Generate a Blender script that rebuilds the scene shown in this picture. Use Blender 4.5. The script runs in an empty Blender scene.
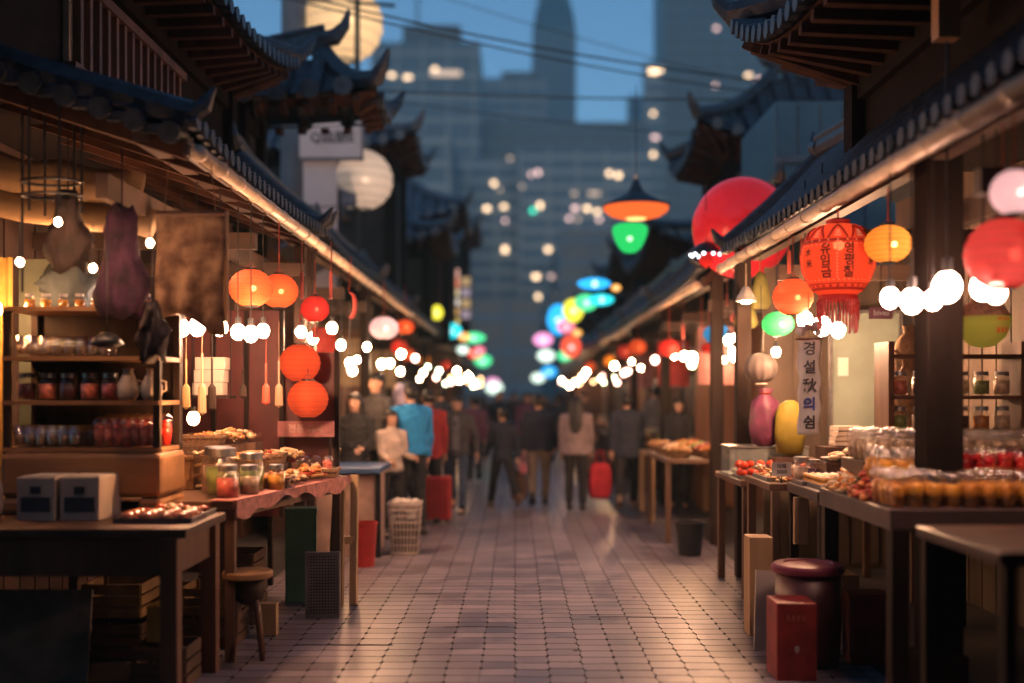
SKY_STRENGTH = 0.22; HAZE = 0.0013
import bpy, math, random
from mathutils import Vector, Matrix, noise
random.seed(7)
PI = math.pi
F, CX, HY, CH = 1100.0, 515.0, 393.0, 1.65     # focal length in pixels, vanishing point, eye height
def P(px, py, Y):                               # the place at distance Y that a measured point stands for
    return Vector(((px-CX)/F*Y, Y, CH-(py-HY)/F*Y))
S = bpy.context.scene
COL = S.collection

# ---------------------------------------------------------------- materials
MATS = {}
def M(name, col=(.5,.5,.5), rough=.6, metal=0.0, var=.25, scale=6, bump=0.0, bscale=40, stretch=(1,1,1),
      emis=None, es=0.0, trans=0.0, thin=0.0, rnd=0.0, spec=.5, translucent=0.0, coat=0.0, col2=None):
    if name in MATS: return MATS[name]
    m = bpy.data.materials.new(name); m.use_nodes = True; MATS[name] = m
    nt = m.node_tree; N = nt.nodes; L = nt.links
    p = N['Principled BSDF']; out = N['Material Output']
    p.inputs['Roughness'].default_value = rough; p.inputs['Metallic'].default_value = metal
    p.inputs['Specular IOR Level'].default_value = spec
    if coat: p.inputs['Coat Weight'].default_value = coat
    tc = N.new('ShaderNodeTexCoord'); mp = N.new('ShaderNodeMapping'); mp.inputs['Scale'].default_value = stretch
    L.new(tc.outputs['Object'], mp.inputs['Vector'])
    nz = N.new('ShaderNodeTexNoise'); nz.inputs['Scale'].default_value = scale; nz.inputs['Detail'].default_value = 5
    L.new(mp.outputs['Vector'], nz.inputs['Vector'])
    cr = N.new('ShaderNodeMix'); cr.data_type = 'RGBA'
    lo = [max(0, c*(1-var)) for c in col] if col2 is None else list(col2)
    hi = [min(1, c*(1+var)) for c in col]
    cr.inputs[6].default_value = (*lo, 1); cr.inputs[7].default_value = (*hi, 1)
    mr = N.new('ShaderNodeMapRange'); mr.inputs[1].default_value = .32; mr.inputs[2].default_value = .68
    L.new(nz.outputs['Fac'], mr.inputs[0]); L.new(mr.outputs[0], cr.inputs[0])
    src = cr.outputs[2]
    if rnd:
        oi = N.new('ShaderNodeObjectInfo'); hs = N.new('ShaderNodeHueSaturation')
        r1 = N.new('ShaderNodeMapRange'); r1.inputs[3].default_value = 1-rnd; r1.inputs[4].default_value = 1+rnd
        r2 = N.new('ShaderNodeMapRange'); r2.inputs[3].default_value = .5-rnd*.06; r2.inputs[4].default_value = .5+rnd*.06
        L.new(oi.outputs['Random'], r1.inputs[0]); L.new(oi.outputs['Random'], r2.inputs[0])
        L.new(r1.outputs[0], hs.inputs['Value']); L.new(r2.outputs[0], hs.inputs['Hue']); L.new(src, hs.inputs['Color'])
        src = hs.outputs[0]
    L.new(src, p.inputs['Base Color'])
    if bump:
        nb = N.new('ShaderNodeTexNoise'); nb.inputs['Scale'].default_value = bscale; nb.inputs['Detail'].default_value = 4
        L.new(mp.outputs['Vector'], nb.inputs['Vector'])
        bn = N.new('ShaderNodeBump'); bn.inputs['Strength'].default_value = bump; bn.inputs['Distance'].default_value = .01
        L.new(nb.outputs['Fac'], bn.inputs['Height']); L.new(bn.outputs[0], p.inputs['Normal'])
    if emis:
        p.inputs['Emission Color'].default_value = (*emis, 1); p.inputs['Emission Strength'].default_value = es
    if trans: p.inputs['Transmission Weight'].default_value = trans
    if thin or translucent:
        mx = N.new('ShaderNodeMixShader')
        t = N.new('ShaderNodeBsdfTransparent') if thin else N.new('ShaderNodeBsdfTranslucent')
        t.inputs['Color'].default_value = (*( [min(1, c*1.0+.0) for c in col] if translucent else [.5+.5*c for c in col]), 1)
        mx.inputs[0].default_value = thin or translucent
        L.new(p.outputs[0], mx.inputs[1]); L.new(t.outputs[0], mx.inputs[2]); L.new(mx.outputs[0], out.inputs['Surface'])
    return m
def E(name, col, strength):
    if name in MATS: return MATS[name]
    m = bpy.data.materials.new(name); m.use_nodes = True; MATS[name] = m
    nt = m.node_tree; nt.nodes.clear()
    e = nt.nodes.new('ShaderNodeEmission'); e.inputs[0].default_value = (*col, 1); e.inputs[1].default_value = strength
    o = nt.nodes.new('ShaderNodeOutputMaterial'); nt.links.new(e.outputs[0], o.inputs[0])
    return m

# ---------------------------------------------------------------- mesh builder
class B:
    def __init__(s): s.v = []; s.f = []; s.m = []; s.mi = 0
    def add(s, vs, fs):
        o = len(s.v); s.v += [tuple(v) for v in vs]; s.f += [[i+o for i in f] for f in fs]; s.m += [s.mi]*len(fs); return s
    def box(s, c, d, R=None):
        c = Vector(c); h = [x/2 for x in d]
        vs = [Vector((x*h[0], y*h[1], z*h[2])) for x in (-1,1) for y in (-1,1) for z in (-1,1)]
        if R is not None: vs = [R @ v for v in vs]
        return s.add([v+c for v in vs], [(0,1,3,2),(4,6,7,5),(0,4,5,1),(2,3,7,6),(0,2,6,4),(1,5,7,3)])
    def span(s, a, b):
        return s.box([(a[i]+b[i])/2 for i in range(3)], [abs(b[i]-a[i]) for i in range(3)])
    def bar(s, p, q, w, h=None, up=(0,0,1)):
        p, q = Vector(p), Vector(q); h = h or w; d = q-p
        z = d.normalized(); u = Vector(up)
        if abs(z.dot(u)) > .98: u = Vector((0,1,0))
        x = u.cross(z).normalized(); y = z.cross(x)
        R = Matrix((x, y, z)).transposed()
        return s.box((p+q)/2, (w, h, d.length), R)
    def tube(s, pts, r, n=8, cap=True, ry=None):
        pts = [Vector(p) for p in pts]; k = len(pts)
        rs = r if isinstance(r, (list, tuple)) else [r]*k
        rys = rs if ry is None else (ry if isinstance(ry, (list, tuple)) else [ry]*k)
        t0 = (pts[1]-pts[0]).normalized()
        u = Vector((0,0,1)) if abs(t0.z) < .9 else Vector((0,1,0))
        vs = []
        for i in range(k):
            t = (pts[min(i+1, k-1)]-pts[max(i-1, 0)]).normalized()
            x = u.cross(t)
            if x.length < 1e-6: x = Vector((1,0,0))
            x.normalize(); y = t.cross(x).normalized(); u = y if abs(t0.z) < .9 else u
            for j in range(n):
                a = 2*PI*j/n
                vs.append(pts[i]+x*math.cos(a)*rs[i]+y*math.sin(a)*rys[i])
        fs = [(i*n+j, i*n+(j+1) % n, (i+1)*n+(j+1) % n, (i+1)*n+j) for i in range(k-1) for j in range(n)]
        if cap: fs += [tuple(reversed(range(n))), tuple(range((k-1)*n, k*n))]
        return s.add(vs, fs)
    def lathe(s, prof, c=(0,0,0), n=20, sx=1, sy=1, wob=0):
        c = Vector(c); vs = []
        for i, (r, z) in enumerate(prof):
            for j in range(n):
                a = 2*PI*j/n
                vs.append(c+Vector((math.cos(a)*r*sx, math.sin(a)*r*sy, z)))
        k = len(prof)
        fs = [(i*n+j, i*n+(j+1) % n, (i+1)*n+(j+1) % n, (i+1)*n+j) for i in range(k-1) for j in range(n)]
        if prof[0][0] > 1e-4 and wob == 0: fs.append(tuple(reversed(range(n))))
        if prof[-1][0] > 1e-4 and wob == 0: fs.append(tuple(range((k-1)*n, k*n)))
        return s.add(vs, fs)
    def ball(s, c, r, sx=1, sy=1, sz=1, n=14, m=8):
        prof = [(max(1e-5, r*math.sin(PI*i/m)), -r*sz*math.cos(PI*i/m)) for i in range(m+1)]
        return s.lathe(prof, c, n, sx, sy)
    def prism(s, poly, z0, z1):
        n = len(poly)
        vs = [(x, y, z0) for x, y in poly]+[(x, y, z1) for x, y in poly]
        return s.add(vs, [tuple(reversed(range(n))), tuple(range(n, 2*n))]+[(i, (i+1) % n, n+(i+1) % n, n+i) for i in range(n)])
    def rings(s, rs, cap=True):
        n = len(rs[0]); vs = [p for r in rs for p in r]; k = len(rs)
        fs = [(i*n+j, i*n+(j+1) % n, (i+1)*n+(j+1) % n, (i+1)*n+j) for i in range(k-1) for j in range(n)]
        if cap: fs += [tuple(reversed(range(n))), tuple(range((k-1)*n, k*n))]
        return s.add(vs, fs)
    def grid(s, fn, nu, nv):
        vs = [fn(i/nu, j/nv) for i in range(nu+1) for j in range(nv+1)]
        return s.add(vs, [(i*(nv+1)+j, (i+1)*(nv+1)+j, (i+1)*(nv+1)+j+1, i*(nv+1)+j+1) for i in range(nu) for j in range(nv)])
    def mesh(s, name, mats, smooth=False):
        me = bpy.data.meshes.new(name); me.from_pydata(s.v, [], s.f)
        mats = mats if isinstance(mats, (list, tuple)) else [mats]
        for m in mats: me.materials.append(m)
        me.polygons.foreach_set('material_index', s.m)
        if smooth: me.polygons.foreach_set('use_smooth', [True]*len(me.polygons))
        me.update(); return me
def obj(name, b, mats, parent=None, smooth=False, bevel=0, loc=None, rz=0, solid=0):
    me = b.mesh(name, mats, smooth) if isinstance(b, B) else b
    o = bpy.data.objects.new(name, me); COL.objects.link(o)
    if parent: o.parent = parent
    if loc is not None: o.location = loc
    if rz: o.rotation_euler[2] = rz
    if solid:
        md = o.modifiers.new('solid', 'SOLIDIFY'); md.thickness = solid; md.offset = 0
    if bevel:
        md = o.modifiers.new('bevel', 'BEVEL'); md.width = bevel; md.segments = 2; md.limit_method = 'ANGLE'
    return o
def tag(o, label, cat, group=None, kind=None):
    o['label'] = label; o['category'] = cat
    if group: o['group'] = group
    if kind: o['kind'] = kind
    return o
def thing(name, label, cat, loc=(0,0,0), rz=0, group=None):
    o = bpy.data.objects.new(name, None); COL.objects.link(o); o.empty_display_size = .05
    o.location = loc; o.rotation_euler[2] = rz
    return tag(o, label, cat, group)
def struct(name, b, mats, smooth=False):
    o = obj(name, b, mats, smooth=smooth); o['kind'] = 'structure'; return o
def dup(root, loc, rz=None, label=None, scale=None, group=None, swap=None):
    def cp(o, par):
        c = o.copy(); COL.objects.link(c)
        if par: c.parent = par
        if swap and o.type == 'MESH' and o.name.split('.')[0] in swap:
            for i, mt in enumerate(swap[o.name.split('.')[0]]):
                c.material_slots[i].link = 'OBJECT'; c.material_slots[i].material = mt
        for ch in list(o.children): cp(ch, c)
        return c
    r = cp(root, None); r.location = loc
    if rz is not None: r.rotation_euler[2] = rz
    if label: r['label'] = label
    if scale is not None: r.scale = (scale,)*3 if not isinstance(scale, tuple) else scale
    if group: r['group'] = group
    return r
class Once:                                     # first call gives the original itself, later calls copies of it
    def __init__(s, root): s.r = root; s.used = False
    def __call__(s, loc, rz=0, label=None, scale=None, group=None, swap=None):
        if s.used: return dup(s.r, loc, rz, label, scale, group, swap)
        s.used = True; r = s.r
        r.location = loc; r.rotation_euler[2] = rz
        if label: r['label'] = label
        if scale is not None: r.scale = (scale,)*3 if not isinstance(scale, tuple) else scale
        if group: r['group'] = group
        if swap:
            def sw(o):
                k = o.name.split('.')[0]
                if o.type == 'MESH' and k in swap:
                    for i, mt in enumerate(swap[k]):
                        o.material_slots[i].link = 'OBJECT'; o.material_slots[i].material = mt
                for ch in o.children: sw(ch)
            sw(r)
        return r
TMP = bpy.data.scenes.new('workbench')
def evaluated_mesh(o):
    TMP.collection.objects.link(o); vl = TMP.view_layers[0]; vl.update(); dg = vl.depsgraph; dg.update()
    me = bpy.data.meshes.new_from_object(o.evaluated_get(dg)); TMP.collection.objects.unlink(o); bpy.data.objects.remove(o); return me
def text_mesh(txt, size=1.0):
    cu = bpy.data.curves.new('writing', 'FONT'); cu.body = txt; cu.size = size; cu.align_x = 'CENTER'; cu.align_y = 'CENTER'
    cu.resolution_u = 2; cu.offset = size*.026
    return evaluated_mesh(bpy.data.objects.new('writing', cu))
def writing(name, txt, size, mat, parent, loc, rot=(PI/2,0,0), wrap=None):
    """raised lettering; wrap=(fn) maps flat (x, z) to a surface point"""
    me = text_mesh(txt, size)
    me.materials.clear(); me.materials.append(mat)
    if wrap:
        for v in me.vertices: v.co = wrap(v.co.x, v.co.y)
        o = obj(name, me, mat, parent)
    else:
        o = obj(name, me, mat, parent, loc=loc); o.rotation_euler = rot
    return o

# ---------------------------------------------------------------- common materials
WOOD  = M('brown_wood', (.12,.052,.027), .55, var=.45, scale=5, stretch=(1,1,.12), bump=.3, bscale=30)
WOODH = M('brown_wood_long', (.10,.046,.026), .5, var=.45, scale=5, stretch=(1,.15,1), bump=.3, bscale=30)
DWOOD = M('dark_wood', (.030,.017,.012), .65, spec=.2, var=.5, scale=5, stretch=(1,1,.15), bump=.3)
DWOODX = M('dark_board', (.06,.036,.025), .5, var=.5, scale=4, stretch=(.2,1,1), bump=.25)
LWOOD = M('pale_wood', (.42,.27,.14), .55, var=.3, scale=6, stretch=(1,1,.12), bump=.2)
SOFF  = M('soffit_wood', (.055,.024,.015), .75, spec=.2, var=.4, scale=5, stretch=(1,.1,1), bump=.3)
TILE  = M('roof_tile', (.036,.043,.055), .42, var=.45, scale=14, bump=.5, bscale=60)
MAROON= M('maroon_panel', (.13,.028,.024), .5, var=.3, scale=3)
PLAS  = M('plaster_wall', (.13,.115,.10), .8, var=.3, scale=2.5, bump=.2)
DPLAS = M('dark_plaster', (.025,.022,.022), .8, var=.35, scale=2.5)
METAL = M('dull_metal', (.32,.32,.33), .38, metal=.9, var=.2, scale=12)
DMET  = M('black_metal', (.03,.03,.032), .45, metal=.6, var=.3)
PIPE  = M('beige_pipe', (.55,.42,.30), .42, var=.25, scale=6)
def clear(name, tint=(.97,.96,.94), rough=.05, fac=.10):
    if name in MATS: return MATS[name]
    m = bpy.data.materials.new(name); m.use_nodes = True; MATS[name] = m; nt = m.node_tree; N = nt.nodes; N.clear(); L = nt.links
    t = N.new('ShaderNodeBsdfTransparent'); t.inputs[0].default_value = (*tint, 1); g = N.new('ShaderNodeBsdfGlossy'); g.inputs['Roughness'].default_value = rough; g.inputs[0].default_value = (1,1,1,1)
    lw = N.new('ShaderNodeLayerWeight'); lw.inputs[0].default_value = .35; mr = N.new('ShaderNodeMapRange'); mr.inputs[3].default_value = fac*.6; mr.inputs[4].default_value = min(1, fac*4.5)
    nz = N.new('ShaderNodeTexNoise'); nz.inputs['Scale'].default_value = 60; bn = N.new('ShaderNodeBump'); bn.inputs['Strength'].default_value = .25; bn.inputs['Distance'].default_value = .004; L.new(nz.outputs['Fac'], bn.inputs['Height']); L.new(bn.outputs[0], g.inputs['Normal'])
    mx = N.new('ShaderNodeMixShader'); o = N.new('ShaderNodeOutputMaterial')
    L.new(lw.outputs['Facing'], mr.inputs[0]); L.new(mr.outputs[0], mx.inputs[0]); L.new(t.outputs[0], mx.inputs[1]); L.new(g.outputs[0], mx.inputs[2]); L.new(mx.outputs[0], o.inputs[0]); return m
GLASS = clear('clear_plastic')
GLASSD= M('glass_pane', (.7,.75,.74), .06, thin=.85, var=.03)
CARD  = M('pale_card', (.48,.40,.33), .7, var=.12)
CREAMP= M('cream_paper', (.62,.55,.45), .7, var=.12)
BLACK = M('black_plastic', (.02,.02,.022), .4, var=.3)
CORDM = M('dark_cord', (.03,.028,.026), .6)
CORDR = M('red_cord', (.35,.05,.03), .6)
# ---------------------------------------------------------------- camera, world, light
cd = bpy.data.cameras.new('camera'); cam = bpy.data.objects.new('camera', cd); COL.objects.link(cam); S.camera = cam
cam.location = (0, 0, CH); cam.rotation_euler = (PI/2, 0, 0)
cd.sensor_width = 36; cd.lens = F*36/1024
cd.shift_x = -(CX-512)/1024; cd.shift_y = (HY-341.5)/1024
cd.clip_start = .1; cd.clip_end = 3000
cd.dof.use_dof = True; cd.dof.focus_distance = 7.9; cd.dof.aperture_fstop = cd.lens/78.0; cd.dof.aperture_blades = 0
w = bpy.data.worlds.new('World'); S.world = w; w.use_nodes = True
nt = w.node_tree; bg = nt.nodes['Background']
sky = nt.nodes.new('ShaderNodeTexSky'); sky.sky_type = 'NISHITA'; sky.sun_disc = False
SUN_EL, SUN_ROT = math.radians(6.5), math.radians(178)
sky.sun_elevation = SUN_EL; sky.sun_rotation = SUN_ROT; sky.altitude = 0; sky.air_density = 1.0; sky.dust_density = .5; sky.ozone_density = 3.4
nt.links.new(sky.outputs[0], bg.inputs[0]); bg.inputs[1].default_value = SKY_STRENGTH
S.view_settings.view_transform = 'Standard'; S.view_settings.look = 'None'; S.view_settings.exposure = 0; S.view_settings.gamma = 1
S.cycles.use_denoising = True; S.cycles.max_bounces = 6; S.cycles.transparent_max_bounces = 16
S.cycles.diffuse_bounces = 1; S.cycles.glossy_bounces = 3; S.cycles.transmission_bounces = 4; S.cycles.volume_bounces = 1
S.cycles.sample_clamp_indirect = 6; S.cycles.caustics_reflective = False; S.cycles.caustics_refractive = False
S.cycles.use_light_tree = True

# ---------------------------------------------------------------- ground
def paving_material():
    m = bpy.data.materials.new('stone_paving'); m.use_nodes = True; nt = m.node_tree; N = nt.nodes; L = nt.links
    p = N['Principled BSDF']; tc = N.new('ShaderNodeTexCoord'); sp = N.new('ShaderNodeSeparateXYZ')
    L.new(tc.outputs['Object'], sp.inputs[0])
    def math_(op, a, b=None, c=None):
        n = N.new('ShaderNodeMath'); n.operation = op
        for i, x in enumerate((a, b, c)):
            if x is None: continue
            if isinstance(x, (int, float)): n.inputs[i].default_value = x
            else: L.new(x, n.inputs[i])
        return n.outputs[0]
    wob = N.new('ShaderNodeTexNoise'); wob.inputs['Scale'].default_value = 2.5; L.new(tc.outputs['Object'], wob.inputs['Vector'])
    wv = math_('MULTIPLY', math_('SUBTRACT', wob.outputs['Fac'], .5), .03)
    
    TX, TY = .205, .165
    X = math_('ADD', sp.outputs['X'], wv)
    cc = N.new('ShaderNodeTexWhiteNoise'); cc.noise_dimensions = '1D'; L.new(math_('FLOOR', math_('DIVIDE', X, TX)), cc.inputs['W'])
    Yc = math_('ADD', math_('ADD', sp.outputs['Y'], wv), math_('MULTIPLY', cc.outputs['Value'], .07))
    def dist(c, T):       # distance to the nearest joint, in metres
        f = math_('FRACT', math_('DIVIDE', c, T)); return math_('MULTIPLY', math_('MINIMUM', f, math_('SUBTRACT', 1, f)), T)
    dx, dy = dist(X, TX), dist(Yc, TY)
    dot = math_('LESS_THAN', math_('ADD', math_('MULTIPLY', dx, dx), math_('MULTIPLY', math_('MULTIPLY', dy, dy), .12)), .00012)
    dn = N.new('ShaderNodeTexNoise'); dn.inputs['Scale'].default_value = 3.1; L.new(tc.outputs['Object'], dn.inputs['Vector'])
    dot = math_('MULTIPLY', dot, math_('MULTIPLY', math_('GREATER_THAN', dn.outputs['Fac'], .36), 1.0))
    jx = math_('LESS_THAN', dx, .0035); jy = math_('LESS_THAN', dy, .0062)
    # per stone colour
    cx = math_('FLOOR', math_('DIVIDE', X, TX)); cy = math_('FLOOR', math_('DIVIDE', Yc, TY))
    cb = N.new('ShaderNodeCombineXYZ'); L.new(cx, cb.inputs[0]); L.new(cy, cb.inputs[1])
    wn = N.new('ShaderNodeTexWhiteNoise'); wn.noise_dimensions = '2D'; L.new(cb.outputs[0], wn.inputs['Vector'])
    # some rows and some joints are opened and dark
    cr = N.new('ShaderNodeCombineXYZ'); L.new(math_('ROUND', math_('DIVIDE', Yc, TY)), cr.inputs[0]); L.new(math_('FLOOR', math_('DIVIDE', X, 1.1)), cr.inputs[1])
    wr = N.new('ShaderNodeTexWhiteNoise'); wr.noise_dimensions = '2D'; L.new(cr.outputs[0], wr.inputs['Vector'])
    seam = math_('MULTIPLY', math_('GREATER_THAN', wr.outputs['Value'], .95), math_('LESS_THAN', dy, .008))
    for yy, xa, xb_ in ((9.03,-1.4,-.62),(8.1,.55,1.2),(7.2,-1.45,-.8),(7.75,-.5,-.05),(10.6,1.0,1.9)):
        s_ = math_('MULTIPLY', math_('LESS_THAN', math_('ABSOLUTE', math_('SUBTRACT', math_('ADD', sp.outputs['Y'], math_('MULTIPLY', wv, 2.0)), yy)), .014), math_('MULTIPLY', math_('GREATER_THAN', sp.outputs['X'], xa), math_('LESS_THAN', sp.outputs['X'], xb_)))
        seam = math_('MAXIMUM', seam, s_)
    st = N.new('ShaderNodeTexVoronoi'); st.inputs['Scale'].default_value = 2.2; L.new(tc.outputs['Object'], st.inputs['Vector'])
    spot = math_('MULTIPLY', math_('LESS_THAN', st.outputs['Distance'], .045), .75)
    seam = math_('MAXIMUM', seam, spot)
    g1 = N.new('ShaderNodeTexNoise'); g1.inputs['Scale'].default_value = 1.1; g1.inputs['Detail'].default_value = 6; L.new(tc.outputs['Object'], g1.inputs['Vector'])
    g2 = N.new('ShaderNodeTexNoise'); g2.inputs['Scale'].default_value = 45; g2.inputs['Detail'].default_value = 5; L.new(tc.outputs['Object'], g2.inputs['Vector'])
    base = math_('ADD', math_('MULTIPLY', wn.outputs['Value'], .17), math_('ADD', math_('MULTIPLY', g1.outputs['Fac'], .30), math_('MULTIPLY', g2.outputs['Fac'], .12)))
    mxc = N.new('ShaderNodeValToRGB'); mxc.color_ramp.elements[0].color = (.035,.026,.030,1); mxc.color_ramp.elements[0].position = .08
    mxc.color_ramp.elements[1].color = (.27,.23,.262,1); mxc.color_ramp.elements[1].position = .40
    L.new(base, mxc.inputs[0])
    jf = math_('MAXIMUM', math_('MAXIMUM', dot, seam), math_('MAXIMUM', math_('MULTIPLY', jx, .5), math_('MULTIPLY', jy, .95)))
    mix = N.new('ShaderNodeMix'); mix.data_type = 'RGBA'; L.new(jf, mix.inputs[0]); L.new(mxc.outputs[0], mix.inputs[6]); mix.inputs[7].default_value = (.010,.009,.009,1)
    L.new(mix.outputs[2], p.inputs['Base Color'])
    rr = N.new('ShaderNodeMapRange'); rr.inputs[3].default_value = .22; rr.inputs[4].default_value = .55
    rw = math_('ADD', math_('MULTIPLY', g1.outputs['Fac'], .7), math_('MULTIPLY', wn.outputs['Value'], .3)); L.new(rw, rr.inputs[0])
    L.new(math_('MAXIMUM', rr.outputs[0], jf), p.inputs['Roughness'])
    h = math_('SUBTRACT', math_('ADD', math_('MULTIPLY', g2.outputs['Fac'], .25), math_('MULTIPLY', wn.outputs['Value'], .35)), math_('MULTIPLY', jf, 1.2))
    bn = N.new('ShaderNodeBump'); bn.inputs['Strength'].default_value = .55; bn.inputs['Distance'].default_value = .008
    L.new(h, bn.inputs['Height']); L.new(bn.outputs[0], p.inputs['Normal'])
    return m
ground_m = M('dark_ground', (.055,.05,.048), .7, var=.3, scale=1.5, bump=.2)
g = B(); g.add([(-290,-9,-.004),(290,-9,-.004),(290,465,-.004),(-290,465,-.004)], [(0,1,2,3)])
struct('ground', g, ground_m)
g = B(); g.add([(-2.15,-2,0),(2.15,-2,0),(2.15,75,0),(-2.15,75,0)], [(0,1,2,3)])
struct('street_paving', g, paving_material())

# ---------------------------------------------------------------- tiled roofs
def slope(bt, e0, d, L, inward, depth, rise, a0, a1, l0, l1, sag, sp=.17, r=.045, lim=None, nv=6, sheetm=0):
    """camera-independent tiled slope: eave from e0 along d, rolls running up 'inward'"""
    e0, d, inward = Vector(e0), Vector(d).normalized(), Vector(inward).normalized()
    reach = lim or L*.42
    def lift(s): return l0*max(0, 1-s/reach)**2.2+l1*max(0, 1-(L-s)/reach)**2.2
    def pt(s, v, up=0.0):
        return e0+d*s+inward*depth*v+Vector((0,0,rise*v-sag*math.sin(PI*v)+lift(s)*(1-v)**1.4+up))
    def vmax(s):
        v = 1.0
        if a0 > 0: v = min(v, s/a0)
        if a1 > 0: v = min(v, (L-s)/a1)
        return max(v, .02)
    n = max(2, round(L/sp)); ss = [L*i/n for i in range(n+1)]
    for i in range(n):
        s0, s1 = ss[i], ss[i+1]; v0, v1 = vmax(s0), vmax(s1)
        vs = []
        for j in range(nv+1):
            vs += [pt(s0, v0*j/nv), pt(s1, v1*j/nv)]
        bt.add(vs, [(2*j, 2*j+1, 2*j+3, 2*j+2) for j in range(nv)])
    for s in ss:
        vm = vmax(s)
        if vm < .05: continue
        k = max(2, int(nv*vm)*2)
        pts = []; rs = []
        for j in range(k+1):
            v = vm*j/k; pts.append(pt(s, v, r*.35)); rs.append(r*(1.0 if j % 2 else 1.14))
        pts.insert(0, pt(s, 0, r*.35)-inward*.05); rs.insert(0, r*1.2)
        bt.tube(pts, rs, 8)
    return pt
def ridge_beam(b, pts, w=.13, tip=.22, finial=True):
    pts = [Vector(p) for p in pts]
    b.tube(pts, w*.55, 8, ry=w*.9)
    b.tube([p+Vector((0,0,w*1.0)) for p in pts], w*.38, 8)
    if finial:
        for a, c in ((pts[0], pts[1]), (pts[-1], pts[-2])):
            o = (a-c); o.z = 0; o.normalize()
            b.tube([a-o*.1, a+o*tip*.4+Vector((0,0,tip*.15)), a+o*tip*.8+Vector((0,0,tip*.6)), a+o*tip*.95+Vector((0,0,tip*1.25))], [w*.7, w*.7, w*.45, w*.12], 8)

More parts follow.
